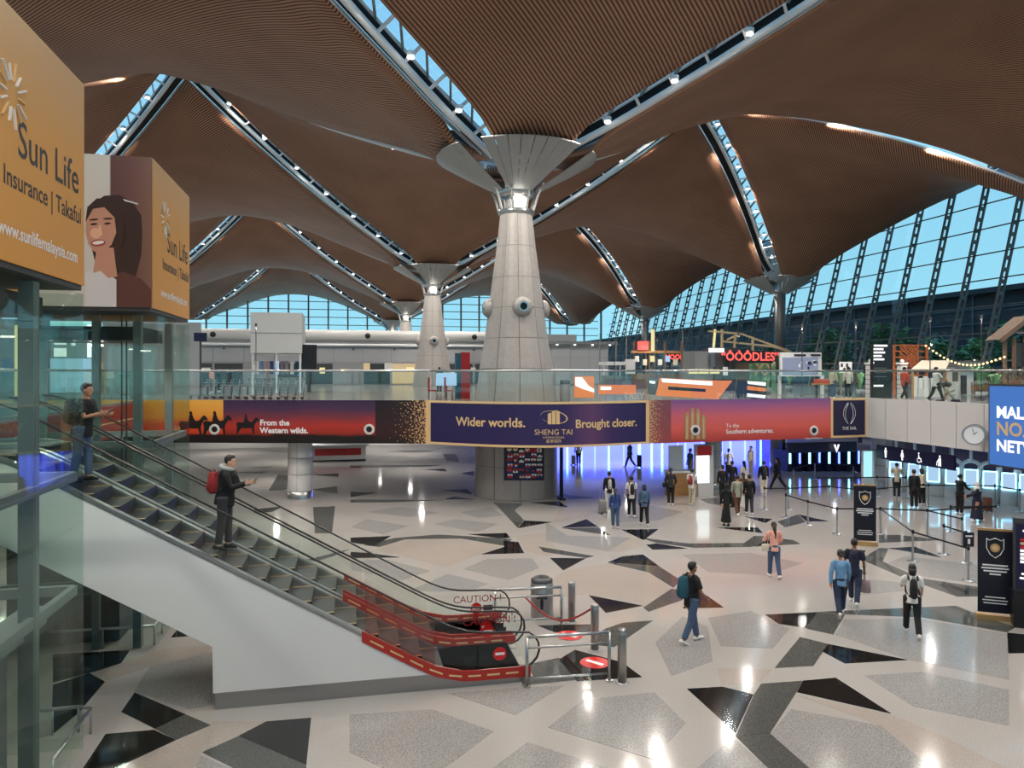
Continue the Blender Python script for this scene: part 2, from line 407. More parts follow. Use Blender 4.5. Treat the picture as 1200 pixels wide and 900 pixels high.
# ================================================================ THE SETTING
UP = 4.5                                  # upper floor level
CX, CY, GRID = 7.7, 34.66, 38.4           # first column of the row, bay spacing
SIDE = GRID / math.sqrt(2)
LOW = EYE + 10.45
def g_edge(t):
    s = max(0.0, t * SIDE - 3.8)
    return LOW + 0.33 * s + 0.006 * s * s
HIGH = g_edge(1.0)
ARCH = 3.1
def g_rim(t):                             # steeper, convex edge over the columns at the glass wall
    s = max(0.0, t * SIDE - 3.0) / (SIDE - 3.0)
    return LOW + (HIGH - LOW) * (1.62 * s - 0.62 * s * s)
def roofz(X, Y):
    p = (X - CX) / GRID; q = (Y - CY) / GRID
    a, b = p + q, p - q
    ia, ib = math.floor(a + 1e-9), math.floor(b + 1e-9)
    u, v = a - ia, b - ib
    if (ia + ib) % 2:
        u = 1 - u; pa, pb = (ia + 1 + ib) / 2, (ia + ib + 1) / 2      # columns at (ia+1, ib) and (ia, ib+1)
    else: pa, pb = (ia + ib) / 2, (ia + ib + 2) / 2
    gA = g_rim if pa >= 0.9 else g_edge; gB = g_rim if pb >= 0.9 else g_edge
    z = (1 - v) * gA(u) + v * gB(1 - u) + (1 - u) * gA(v) + u * gB(1 - v)
    z -= LOW * ((1 - u) * (1 - v) + u * v) + HIGH * (u * (1 - v) + (1 - u) * v)
    t0 = (u + v) / 2; q = abs(u - v) / max(1e-6, min(u + v, 2 - u - v))
    t = min(1.0, max(0.0, (t0 - 0.085) / 0.83))
    arch = ARCH * math.sqrt(max(0.0, 4 * t * (1 - t))) * max(0.0, 1 - q * q)
    if max(pa, pb) >= 1.9: return z + arch
    if gA is g_rim and gB is g_rim: return z - 2.4 * 16 * u * v * (1 - u) * (1 - v)
    if gA is g_edge and gB is g_edge: return z + arch
    w = (1 - t0) if gA is g_edge else t0
    return z + arch * w ** 1.6
def ab_xy(a, b): return CX + (a + b) / 2 * GRID, CY + (a - b) / 2 * GRID

X_ROOF0, X_ROOF1, Y_ROOF0, Y_ROOF1 = -52.0, 61.5, -24.0, 160.0
ceiling = empty('ceiling', (0, 0, 0), kind='structure')
INS = 0.95 / SIDE
def roof_shell(ia, ib, n=30):
    V = []; F = []; idx = {}
    clamp = lambda v, a_, b_: max(a_, min(b_, v))
    for i in range(n + 1):
        for j in range(n + 1):
            a = ia + INS + (1 - 2 * INS) * i / n; b = ib + INS + (1 - 2 * INS) * j / n
            x, y = ab_xy(a, b); x = clamp(x, X_ROOF0, X_ROOF1); y = clamp(y, Y_ROOF0, Y_ROOF1)
            idx[i, j] = len(V); V.append([x, y, roofz(x, y)])
    for i in range(n):
        for j in range(n):
            q = [idx[i, j], idx[i + 1, j], idx[i + 1, j + 1], idx[i, j + 1]]
            A = sum(V[q[k]][0] * V[q[(k + 1) % 4]][1] - V[q[(k + 1) % 4]][0] * V[q[k]][1] for k in range(4))
            if abs(A) > 1e-3: F.append(q)
    if not F: return
    used = sorted({k for f in F for k in f}); mp = {k: i for i, k in enumerate(used)}
    V = [V[k] for k in used]; F = [[mp[k] for k in f] for f in F]
    me = bpy.data.meshes.new('roof_shell'); me.from_pydata(V, [], F); me.materials.append(M['ceiling_wood']); me.materials.append(M['overhang_shade'])
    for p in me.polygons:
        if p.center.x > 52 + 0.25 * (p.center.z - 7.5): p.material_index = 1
    uvl = me.uv_layers.new(name='UVMap')
    for p in me.polygons:
        for li in p.loop_indices:
            c = me.vertices[me.loops[li].vertex_index].co
            uvl.data[li].uv = ((c.x - c.y) * 0.7071, (c.x + c.y) * 0.7071) if (ia + ib) % 2 else ((c.x + c.y) * 0.7071, (c.x - c.y) * 0.7071)
    me.polygons.foreach_set('use_smooth', [True] * len(me.polygons)); me.update()
    o = link('roof_shell', me, ceiling)
    sm = o.modifiers.new('solid', 'SOLIDIFY'); sm.thickness = 0.25; sm.offset = 1.0
cells = set()
for ia in range(-5, 7):
    for ib in range(-6, 5):
        cx_, cy_ = ab_xy(ia + 0.5, ib + 0.5)
        if X_ROOF0 - 19 < cx_ < X_ROOF1 + 19 and Y_ROOF0 - 19 < cy_ < Y_ROOF1 + 19:
            roof_shell(ia, ib)

# skylights along the diagonals: from each column head up to the bay centres
lamp_mesh = MB().lathe([(0.0, -0.05), (0.13, -0.05), (0.17, 0.0), (0.17, 0.14), (0.0, 0.2)], n=12).mesh('lamp_can', 'white_metal')
lens_mesh = MB().lathe([(0.0, 0.0), (0.14, 0.0), (0.14, 0.03), (0.0, 0.03)], (0, 0, -0.10), n=12).mesh('lamp_lens', 'lamp_white')
def skylight(ci, cj, dx, dy, near):
    x0, y0 = CX + ci * GRID, CY + cj * GRID
    dirv = Vector((dx, dy, 0)).normalized(); nv = Vector((-dirv.y, dirv.x, 0))
    if (nv.y if abs(nv.y) > 1e-6 else 0) * dy > 0: nv = -nv      # nv points to the +-x sector side
    if nv.x * dx < 0: nv = -nv
    def P(s, off, up=0.0):
        sag = 0.0
        if s < 5.2: sag = 0.30 * (5.2 - s)
        x = x0 + dirv.x * max(s, 5.2); y = y0 + dirv.y * max(s, 5.2); zz = roofz(x + nv.x * off * 0.98, y + nv.y * off * 0.98) + up - sag
        x = x0 + dirv.x * s; y = y0 + dirv.y * s
        if sag: return Vector((x + nv.x * off, y + nv.y * off, zz))
        return Vector((x + nv.x * off, y + nv.y * off, roofz(x + nv.x * off * 0.98, y + nv.y * off * 0.98) + up))
    smax = 26.6
    while smax > 3 and not (X_ROOF0 < P(smax, 0).x < X_ROOF1 and Y_ROOF0 < P(smax, 0).y < Y_ROOF1): smax -= 0.7
    if smax < 6: return
    S = [1.6 + (smax - 1.6) * i / 24 for i in range(25)]
    b = MB(); tr = -0.03 if dy < 0 or ci == 1 else 0.12
    for off in (-0.97, 0.97):
        for i in range(24):
            b.bar(P(S[i], off, tr), P(S[i + 1], off, tr), 0.10, 0.14)
    root = b.build('skylight', 'white_metal', ceiling)
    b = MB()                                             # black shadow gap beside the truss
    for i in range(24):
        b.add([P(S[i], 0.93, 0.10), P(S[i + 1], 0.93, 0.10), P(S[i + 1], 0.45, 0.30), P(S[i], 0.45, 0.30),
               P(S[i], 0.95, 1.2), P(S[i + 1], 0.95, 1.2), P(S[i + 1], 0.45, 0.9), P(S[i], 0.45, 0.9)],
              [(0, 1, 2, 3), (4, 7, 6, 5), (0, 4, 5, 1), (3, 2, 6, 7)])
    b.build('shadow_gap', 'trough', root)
    b = MB().path([P(s, 0.33, 0.12) for s in S], 0.16, 8)
    b.path([P(s, 0.33, 0.75) for s in S], 0.07, 6); b.path([P(s, -0.80, 0.65) for s in S], 0.09, 6)
    b.build('truss_tube', 'white_metal', root, smooth=True)
    step = 1.55; s = 3.2; k = 0; js = MB(); jp = MB()
    while s < smax - step:
        if near:
            MB().bar(P(s, 0.33, 0.12), P(s, -0.92, 0.45), 0.09, 0.12).build('strut', 'white_metal', root)
            MB().bar(P(s, 0.33, 0.7), P(s + step, -0.85, 0.7), 0.10, 0.16).build('cross_brace', 'grey_metal', root)
            MB().add([P(s + .05, -0.9, 1.0), P(s + step - .05, -0.9, 1.0), P(s + step - .05, 0.45, 1.0), P(s + .05, 0.45, 1.0)], [(0, 1, 2, 3)]).build('pane', 'glass_sky', root)
        else:
            js.bar(P(s, 0.33, 0.12), P(s, -0.92, 0.45), 0.09, 0.12); js.bar(P(s, 0.33, 0.7), P(s + step, -0.85, 0.7), 0.10, 0.14)
            jp.add([P(s + .05, -0.9, 1.0), P(s + step - .05, -0.9, 1.0), P(s + step - .05, 0.45, 1.0), P(s + .05, 0.45, 1.0)], [(0, 1, 2, 3)])
        s += step; k += 1
    if not near and k:
        js.build('struts', 'white_metal', root)['kind'] = 'stuff'; jp.build('panes', 'glass_sky', root)['kind'] = 'stuff'
    s = 5.0; li = 0
    while s < smax - 1 and li < 7:
        p = P(s, -0.30, 0.15)
        o = link('lamp', lamp_mesh, root, Matrix.Translation(p)); link('lens', lens_mesh, root, Matrix.Translation(p))
        if cj <= 3: LAMPS.append(p.copy())
        s += 3.1; li += 1
LAMPS = []
for ci in (-1, 0, 1):
    for cj in (-1, 0, 1, 2, 3):
        for dx in (-1, 1):
            for dy in (-1, 1):
                if ci == 1 and dx == 1 : continue
                if ci == -1 and dx == -1: continue
                if cj == -1 and dy == -1: continue
                if cj == 3 and dy == 1: continue
                near = (ci, cj) in ((0, 0), (0, 1), (1, 0), (1, 1)) and not (cj == 0 and dy == 1 and ci == 0)
                skylight(ci, cj, dx, dy, near)
for i, p in enumerate(LAMPS):
    if i % 2: continue
    spot('skylight_lamp', p + Vector((0, 0, -0.16)), LAMP_W * 2, rad=0.13)

# ---------------------------------------------------------------- columns
def rz_about(x, y, a): return Matrix.Translation((x, y, 0)) @ Matrix.Rotation(a, 4, 'Z')
PROF = [(0.0, 1.98), (1.5, 1.98), (3.0, 1.98), (4.5, 1.97), (6.05, 1.78), (7.5, 1.53), (8.95, 1.33), (10.4, 1.15), (11.9, 0.95), (13.45, 0.78)]
def rad_at(z):
    for (z0, r0), (z1, r1) in zip(PROF, PROF[1:]):
        if z <= z1: return r0 + (r1 - r0) * (z - z0) / (z1 - z0)
    return PROF[-1][1]
panel_rows = []
for (z0, r0), (z1, r1) in zip(PROF, PROF[1:]):
    n = 3; V = []; F = []; da = 2 * math.pi / 10; gap = 0.008
    for zz, rr in ((z0 + 0.012, r0), (z1 - 0.012, r1)):
        for k in range(n + 1):
            a = gap + (da - 2 * gap) * k / n
            V.append((rr * math.cos(a), rr * math.sin(a), zz))
    for k in range(n): F.append((k, k + 1, n + 2 + k, n + 1 + k))
    m = MB(); m.add(V, F)
    m.add([(x * 0.985, y * 0.985, z) for x, y, z in V], [f[::-1] for f in F])
    o = 0; t = 2 * (n + 1)
    m.f += [(0, n + 1, t + n + 1, t), (n, t + n, t + 2 * n + 1, 2 * n + 1)]; m.mi += [0, 0]
    m.f += [(k, t + k, t + k + 1, k + 1) for k in range(n)]; m.mi += [0] * n
    panel_rows.append(m.mesh('panel', 'col_panel'))
def petal_mesh(np_=8, span=R(72)):
    da = span / np_; V = []
    for r, z in ((0.92, EYE + 8.62), (1.9, EYE + 9.14), (2.9, EYE + 9.68), (3.85, EYE + 10.22)):
        for a in (0.006, da / 2, da - 0.006):
            V.append((r * math.cos(a), r * math.sin(a), z))
    F = []
    for i in range(3):
        for j in range(2): F.append((i * 3 + j, i * 3 + j + 1, i * 3 + j + 4, i * 3 + j + 3))
    m = MB(); m.add(V, F); m.add([(x, y, z + 0.05) for x, y, z in V], [f[::-1] for f in F])
    m.f += [(9, 10, 22, 21), (10, 11, 23, 22)]; m.mi += [0, 0]
    return m.mesh('petal', 'capital')
PET = petal_mesh()
nz = MB().lathe([(0.47, 0.0), (0.47, 0.10), (0.40, 0.24), (0.28, 0.34), (0.22, 0.34)], n=20)
noz_ring = nz.mesh('nozzle', 'col_panel', True)
noz_mid = MB().lathe([(0.22, 0.33), (0.20, 0.20), (0.0, 0.20)], n=16).mesh('nozzle_throat', 'black')
noz_bezel = MB().lathe([(0.24, 0.34), (0.235, 0.36), (0.17, 0.36), (0.17, 0.30)], n=18).mesh('nozzle_bezel', 'steel')
def column(i, j, label, detailed, zbase=UP):
    x, y = CX + i * GRID, CY + j * GRID
    c = empty('column', (x, y, zbase), label, 'column', 'roof columns')
    core = MB().lathe([(r * 0.975, z) for z, r in PROF if z >= zbase] , (x, y, 0), 30).build('core', 'joint', c)
    rows = [(k, z0) for k, ((z0, _), _2) in enumerate(zip(PROF, PROF[1:])) if z0 >= zbase - 0.01]
    if detailed:
        for k, z0 in rows:
            for s in range(10): link('panel', panel_rows[k], c, rz_about(x, y, R(11) + s * R(36)))
    else:
        MB().lathe([(r, z) for z, r in PROF if z >= zbase], (x, y, 0), 30).build('shaft', 'col_panel', c, True)
    zb = EYE + 7.55
    MB().lathe([(0.80, zb), (0.88, zb + 0.08), (0.88, zb + 0.22), (0.70, zb + 0.24)], (x, y, 0), 24).build('collar', 'steel', c, True)
    MB().lathe([(0.52, zb + 0.2), (0.55, zb + 1.7)], (x, y, 0), 20).build('lamp_core', 'capital', c, True)
    for k in range(4):
        a = R(-90 - 12 + 24 * (k % 2)) + (math.pi if k > 1 else 0)
        px, py = x + 0.66 * math.cos(a), y + 0.66 * math.sin(a)
        MB().lathe([(0.0, 0.0), (0.17, 0.02), (0.17, 0.42), (0.0, 0.44)], (px, py, zb + 0.35), 12).build('head_lamp', 'lamp_white', c)
    for k in range(8):
        a = R(22.5) + k * R(45)
        ca_, sa_ = math.cos(a), math.sin(a)
        MB().path([(x + 0.82 * ca_, y + 0.82 * sa_, zb + 0.15), (x + 1.05 * ca_, y + 1.05 * sa_, zb + 0.9), (x + 1.35 * ca_, y + 1.35 * sa_, zb + 1.55)], [0.07, 0.06, 0.05], 6).build('strut', 'capital', c)
    MB().lathe([(0.80, EYE + 8.45), (0.96, EYE + 8.62), (0.92, EYE + 8.72)], (x, y, 0), 30).build('ring', 'steel', c, True)
    for s in range(4):
        if detailed or True:
            for k in range(8): link('petal', PET, c, rz_about(x, y, s * R(90) - R(36) + k * R(9)))
    zn = 8.95; rn = rad_at(zn) - 0.06
    for s in range(4):
        a = R(90) * s
        m4 = Matrix.Translation((x + rn * math.cos(a), y + rn * math.sin(a), zn)) @ Matrix.Rotation(a, 4, 'Z') @ Matrix.Rotation(R(90), 4, 'Y')
        n_ = link('nozzle', noz_ring, c, m4); link('throat', noz_mid, n_, m4); link('bezel', noz_bezel, n_, m4)
    return c
column(0, 0, 'nearest tall tapered panel-clad column rising from the ground floor drum', True, 0.0)
column(0, 1, 'second tapered column in the row behind the nearest one', True)
column(0, 2, 'third tapered column in the row, further back', False)
column(0, 3, 'fourth and farthest tapered column in the row by the end glazing', False)
def edge_column(j, label):
    x, y = CX + GRID, CY + j * GRID
    c = empty('edge_column', (x, y, UP), label, 'column', 'dark columns at the glass wall')
    MB().path([(x, y, UP), (x, y, 9.0), (x, y, LOW - 1.6)], [(.42, .42), (.55, .55), (.62, .62)], 12).build('shaft', 'dark_grey', c, True)
    MB().lathe([(.62, 0), (.7, .08), (.7, .25), (.55, .3)], (x, y, LOW - 1.7), 20).build('collar', 'mid_grey', c, True)
    MB().lathe([(.6, 0), (.6, .1), (.42, .14)], (x, y, UP), 16).build('foot', 'mid_grey', c, True)
    for s in range(4):
        for k in range(8): link('petal', PET, c, rz_about(x, y, s * R(90) - R(36) + k * R(9)))
edge_column(1, 'dark slender column at the right glass wall under the curved skylight')
edge_column(2, 'farther dark slender column at the right glass wall')
column(-1, 1, 'tapered column on the left side behind the billboards', False)

# ---------------------------------------------------------------- ground floor and its stone pieces
floor = MB().ab((-52, -24, -0.3), (60, 152, 0.0)).build('floor', 'stone_base'); struct(floor)
T = {'K': [], 'D': [], 'G': [], 'P': []}
T['K'] = [
 [(157.8,811.8),(217.3,837.3),(181.8,854.3),(142.2,834.4)], [(123.8,860.5),(180.4,855.7),(205.9,867.6),(167.7,885.4),(91,922),(82,924)],
 [(62,767),(152.1,762.2),(142.2,777.2),(113.8,786.3),(62,800)], [(62,803),(104.8,789.1),(122.9,799),(91.2,836.4),(60,862)],
 [(200.3,747.2),(207.4,738.7),(220.1,745.7)], [(279.6,862.8),(312.2,845.8),(364.6,841.5),(359,896.8)],
 [(655.2,773),(673.5,761.8),(729,776.5),(752.4,793.7),(676,798.5)], [(630,733.3),(695,731.7),(702,741),(650,741)],
 [(690,697.7),(753.3,710),(710,718.3)], [(712.2,659.1),(729.7,652.1),(753.5,650),(772.8,663.8)], [(818,691),(848,712),(800,713)],
 [(644.5,654),(686.5,654.5),(660.1,668.5)], [(658.5,618.3),(687.2,608.5),(700.5,617.4)], [(607.3,619),(614.3,610),(646,612)],
 [(622,588.7),(655,587.5),(665.5,594.5)], [(728.5,620.9),(771.7,620.2),(754.2,633)], [(757.7,638.8),(769.3,636.7),(806,643),(764.7,644.2)],
 [(840.5,618.5),(888,618),(894,624.8)], [(873,605.5),(905,608.5),(897,613)], [(896.8,720.4),(957.8,717.6),(945,736),(912.4,731.2)],
 [(1180.2,741.7),(1225,746),(1225,765),(1181.6,765.8)], [(997.4,645.3),(1014.4,645.3),(1008.8,655.3)], [(1041.4,642.5),(1072.5,641),(1103.7,653.3)],
 [(970.8,755),(1063.5,773.5),(990,777.7),(963.8,763.7)], [(805.2,807.5),(846.5,805),(883,814),(862,859)], [(941,798),(979.5,794.5),(1044.3,836.5),(934,811.3)],
 [(410.9,630.2),(458,628.3),(439.3,640),(410.9,635.8)], [(549,626),(593.3,624.8),(598,630.2),(586.3,631.1)], [(589,634),(607.3,635.3),(614.3,648.2),(564.2,649.8),(591,641)],
 [(410.9,647),(430,648),(468.5,653.3),(410.9,654)], [(410.9,576.5),(441.7,577),(410.9,582.8)], [(518.7,574.7),(546.7,573.5),(553.7,579.3)], [(521,585.2),(532.7,581.7),(556,585.2)],
 [(297.8,596.7),(331.8,593.6),(319.4,599.8),(297.8,601.3)], [(367,556.6),(396.5,555),(396.5,558.8)], [(410.4,545.2),(516.8,545.2),(495,547),(410.4,548.3)],
 [(540,554.5),(555.3,552),(555.3,558.2)], [(496.7,550.5),(519.9,549),(524.5,552.6)], [(296.3,547.4),(319.4,546.8),(304,549)], [(276,553.5),(316,552.6),(304,555)],
 [(304,526.4),(338,527.3),(335,530.4),(304,528.3)], [(456.6,528.9),(501,527.3),(507.5,529.2),(476.7,530.4)], [(1120.7,699.2),(1147.6,699),(1147.6,691),(1096,683)],
 [(945,611),(936,603),(971,611)]]
T['D'] = [
 [(217.3,837.3),(247,850),(205.9,867.6),(181.8,854.3)], [(237.1,881.8),(279.6,862.8),(359,896.8),(358,912),(285,906)],
 [(608,781),(655,771),(675,797),(612,803)], [(701.7,741.7),(710,736.7),(730,730),(765,727.3),(720,758.3),(700,756)],
 [(712.2,659.6),(772.8,664.2),(797.3,679.7),(789.2,689),(760,670.8)], [(753.8,712),(787,690),(800,692),(800,703),(760,717)],
 [(630.5,640.5),(695.8,651.7),(687.7,654),(637.5,647)], [(658.5,618.8),(700.5,618.3),(715.7,627.2),(690,624)],
 [(578.2,588.7),(612,590),(602.7,598),(614,609.5),(607,618.8)], [(750,630),(807,637),(872,636.5),(884,628),(900,629),(905,636),(880,641),(813,642),(769,636)],
 [(820,585),(842,583),(845,592),(830,590)], [(657,579),(697,583.5),(667,585)], [(957.8,717.6),(990,720.5),(976.7,743.7),(945,736.9)],
 [(959,717.2),(1120.7,710),(1146,720.4),(1190,735),(1180,741),(1079.6,723.3),(990,720)], [(1008.8,655.6),(1030,642.5),(1041,642.8),(1034.3,658),(1079.6,678),(1147.6,688),(1147,690.5),(1096,682.5),(1118,698),(1058,676.5)],
 [(1030,627),(1052.7,627),(1107,633),(1030,636)], [(911,611.5),(935,603),(944,612),(920,618)], [(937.5,746.6),(970.5,755),(953.3,780.5),(907.8,783)],
 [(892,801.5),(940.5,798),(933.5,811.3),(902.5,859.3),(862.3,862.8),(883.5,814)], [(862.3,863.2),(902.5,859.8),(976,925),(925,925)],
 [(427,639),(463,630.5),(514,626.5),(548,628.5),(600,632),(590,639.5),(540,631),(475,632),(445,641)], [(360,656),(410,643.5),(390,652),(370,658)],
 [(367,594.5),(392.7,593.3),(389,624.8),(369,624.8)], [(410.9,585.5),(430,585.5),(520,586),(453,588.7),(410.9,589)], [(367.2,573.6),(395,569.9),(395,578.2)],
 [(518.3,532),(533.7,532),(538.4,541.2),(523,539.7)], [(314.8,575),(325.6,556.6),(338,556.6),(336.4,573.6)], [(884,640.8),(906,630),(930,633),(938,637.5)]]
T['G'] = [
 [(176,781),(249,765),(249,826),(220,831),(157.8,810.8),(166.3,794.8)], [(409.5,837.7),(506.7,831.5),(578.2,857.2),(500,916),(480,916),(409.5,881)],
 [(525,812.4),(594.7,807),(660.7,803.5),(603.9,838.1)], [(642.4,852.4),(682.7,820.5),(767,811.3),(803,847.5),(765.2,890.2)],
 [(561,912),(618.5,870),(750,912)], [(768,753),(800,722),(830,735),(835,775),(787,792)], [(902.5,860.2),(927,831),(1032,850.5),(1084.5,894),(1070,920),(972,920)],
 [(1012.8,791.7),(1081,787.5),(1182.5,808.5),(1182.5,850.5),(1070.5,827.8)], [(978.5,743.8),(990,726),(1077.5,725),(1180.8,743.8),(1182.5,796),(1063.5,772.2)],
 [(800,915),(858.8,864.5),(917,915)], [(411.3,617.8),(430,608.5),(479,616.7),(448.7,626)], [(509.3,614.3),(532.7,608.5),(584,614.3),(560,623.5)],
 [(543,666.8),(571,655),(623.7,654.5),(631.8,665.7),(595.7,679.7)], [(478,693),(524.5,672.7),(572,684),(550,693)], [(411,657.5),(453,656),(504.7,669),(472,679.7),(411,668)],
 [(430,600),(470,594),(515,601),(480,606)], [(540,600),(575,595),(590,604),(560,607)], [(830,724),(880,716),(925,737),(905,760),(845,757)],
 [(800,650),(880,648),(940,660),(900,674),(830,670)], [(700,600),(760,592),(800,600),(770,610),(716,612)], [(230,896),(236,886),(275,903),(235,912)],
 [(1040,660),(1060,652),(1147,662),(1147,684),(1085,676)], [(980,676),(1050,682),(1080,690),(1000,698)], [(640,612),(665,628),(740,630),(712,646),(640,634)]]
T['P'] = [
 [(105.3,789.1),(196,759.3),(248,756.5),(249,764),(176.2,780.3),(126.6,796.7)], [(95,922),(168.5,885.8),(247,850.6),(236,880.5),(229,908),(150,920)], [(238.5,880),(249,845),(312,845.2),(279.6,862.2)],
 [(475,632.6),(539,631.6),(589.5,640),(564,649.5),(523,664.5),(480,654),(440,644)], [(932,814),(1044,837.5),(1100,860),(1180,900),(1160,915),(1087,915),(1032,850)],
 [(1182.8,797),(1064,773),(1075,768),(1182,790)], [(605,628),(640,624),(655,648),(640,652),(616,645)], [(655,597),(705,598),(690,606),(648,611.5)],
 [(715,628.5),(749,631),(756,638.5),(730,646),(712,646.5)], [(660,670),(712,660),(758,671),(787,689.5),(756,709),(690,696),(650,700),(640,684)], [(840,783),(905,784.5),(890,800),(846,803.5)]]
SM = {'K': 'stone_black', 'D': 'stone_dark', 'G': 'stone_grey', 'P': 'stone_pink'}
ZT = {'P': 0.003, 'G': 0.0045, 'D': 0.006, 'K': 0.0075}
for k in 'PGDK':
    for poly in T[k]:
        pts = [fl(*p) for p in poly]
        MB().prism([(p.x, p.y) for p in pts], -0.02, ZT[k]).build('stone_piece', SM[k], floor)

# ---------------------------------------------------------------- upper floor slab with its banner front
Z_BT, Z_BB = 4.63, 2.68
PL0, PL1 = Vector((-16.5, 38.2, 0)), Vector((3.33, 33.04, 0))
PR0, PR1 = Vector((12.9, 30.98, 0)), Vector((24.9, 31.95, 0))
def bulge(t):                             # t 0..1 from PL1 to PR0, bowed towards the hall
    ch = PR0 - PL1; n = Vector((ch.y, -ch.x, 0)).normalized()
    return PL1 + ch * t + n * (1.75 * math.sin(math.pi * t))
EDGE = [PL0, PL1] + [bulge(i / 16) for i in range(1, 16)] + [PR0, PR1, Vector((24.9, -24, 0))]
poly = [(p.x, p.y) for p in EDGE] + [(51.5, -24), (51.5, 151.8), (-51.8, 151.8), (-51.8, 38.2)]
def inset_poly(d): return [(p.x + (0 if p.y > 31.9 and p.x < 3 else 0), p.y + d) for p in EDGE[:-2]] + [(24.9 + d, 31.95 + d), (24.9 + d, -24), (51.5, -24), (51.5, 151.8), (-51.8, 151.8), (-51.8, 38.2 + d)]
slab = MB().prism(inset_poly(0.12), Z_BB + 0.02, UP - 0.02).build('floor_upper', 'soffit'); struct(slab)
MB().prism(inset_poly(0.10), UP - 0.02, UP).build('floor_finish', 'upper_floor', slab)
MB().prism([(-52, -2.6), (24.8, -2.6), (24.8, -24), (-52, -24)], UP - 1.2, UP).build('walkway', 'upper_floor', slab)
MB().prism([(-12, 13.0), (-5.9, 13.0), (-5.9, 16.9), (-12, 16.9)], UP - 0.9, UP - 0.02).build('landing', 'upper_floor', slab)
MB().prism([(-30, -2), (-9.5, -2), (-9.5, 37), (-30, 40)], UP - 0.9, UP - 0.03).build('side_gallery', 'upper_floor', slab)

# white panelled balcony front on the right, panel by panel
wall_b = MB().ab((24.93, 10, Z_BB), (25.02, 31.9, Z_BT)).build('wall_balcony', 'joint'); struct(wall_b)
y = 31.93; k = 0
pm = MB().box((0, 0, 0), (0.05, 1.37, Z_BT - Z_BB)).mesh('panel', 'panel_white')
while y > 12:
    link('panel', pm, wall_b, Matrix.Translation((24.91, y - 0.7, (Z_BT + Z_BB) / 2))); y -= 1.40

# ---------------------------------------------------------------- right glass wall, leaning outwards
def fx(z): return 52.0 + 0.25 * (z - 7.5)
wall_r = empty('wall_right', (52, 0, UP), kind='structure')
lad = MB(); za, zb = UP, 24.5; L0 = Vector((fx(za) - 0.55, 0, za)); L1 = Vector((fx(zb) - 0.55, 0, zb)); dep = Vector((0.5, 0, 0))
lad.bar(L0, L1, 0.16, 0.16); lad.bar(L0 + dep, L1 + dep, 0.16, 0.16)
nr = 20
for i in range(nr + 1):
    p = L0.lerp(L1, i / nr); lad.bar(p, p + dep, 0.14, 0.34)
lad_me = lad.mesh('mullion', 'facade_steel')
ys = [1.5 + 3.84 * i for i in range(39)]
for yy in ys: link('mullion', lad_me, wall_r, Matrix.Translation((0, yy, 0)))
zs = [UP + 2.35 * i for i in range(9)]
for z in zs: MB().bar((fx(z), -20, z), (fx(z), 151, z), 0.10, 0.10).build('transom', 'facade_steel', wall_r)
def pane_mesh(z0, z1): return MB().add([(fx(z0) + .02, 0.06, z0), (fx(z0) + .02, 3.78, z0), (fx(z1) + .02, 3.78, z1), (fx(z1) + .02, 0.06, z1)], [(0, 1, 2, 3)]).mesh('pane', 'glass_facade')
for z0, z1 in zip(zs, zs[1:]):
    me = pane_mesh(z0 + 0.04, z1 - 0.04)
    for yy in ys:
        if 26 < yy < 125: link('pane', me, wall_r, Matrix.Translation((0, yy, 0)))
# far glazed end wall
wall_f = empty('wall_far', (0, 152, UP), kind='structure')
fm = MB().box((0, 0, 15), (0.30, 0.45, 26)).mesh('mullion', 'facade_steel')
xs = [-51 + 3.84 * i for i in range(28)]
for x in xs: link('mullion', fm, wall_f, Matrix.Translation((x, 152, 0)))
zf = [UP + 1.55 * i for i in range(16)]
for z in zf: MB().box((0, 152, z), (104, 0.16, 0.14)).build('transom', 'facade_steel', wall_f)
pmx = MB().add([(0.15, 0, 0), (3.69, 0, 0), (3.69, 0, 1.45), (0.15, 0, 1.45)], [(0, 1, 2, 3)]).mesh('pane', 'glass_facade')
for z in zf[5:12]:
    for x in xs[6:]: link('pane', pmx, wall_f, Matrix.Translation((x, 152.05, z + 0.05)))
for nm, a, b, ax in (('wall_left', (-52, -24), (-52, 152), 1), ('wall_rear', (-52, -24), (52, -24), 0)):
    w_ = empty(nm, (a[0], a[1], 0), kind='structure'); n = 26 if ax else 16
    MB().ab((a[0] - .2, a[1] - .2, -0.3), (b[0] + .2, b[1] + .2, UP)).build('dado', 'grey_wall', w_)
    for k in range(n + 1):
        x = a[0] + (b[0] - a[0]) * k / n; y = a[1] + (b[1] - a[1]) * k / n
        MB().ab((x - .15, y - .15, UP), (x + .15, y + .15, 27)).build('mullion', 'facade_steel', w_)
    for z in (9, 14, 19): MB().ab((a[0] - .05, a[1] - .05, z), (b[0] + .05, b[1] + .05, z + .15)).build('transom', 'facade_steel', w_)
    MB().ab((a[0] - .01, a[1] - .01, UP), (b[0] + .01, b[1] + .01, 27)).build('glazing', 'glass_sky', w_)
struct(MB().ab((51.5, -24, -0.3), (51.9, 152, UP)).build('wall_right_lower', 'grey_wall'))
struct(MB().ab((-52, 151.6, -0.3), (51.5, 152.0, UP)).build('wall_far_lower', 'grey_wall'))

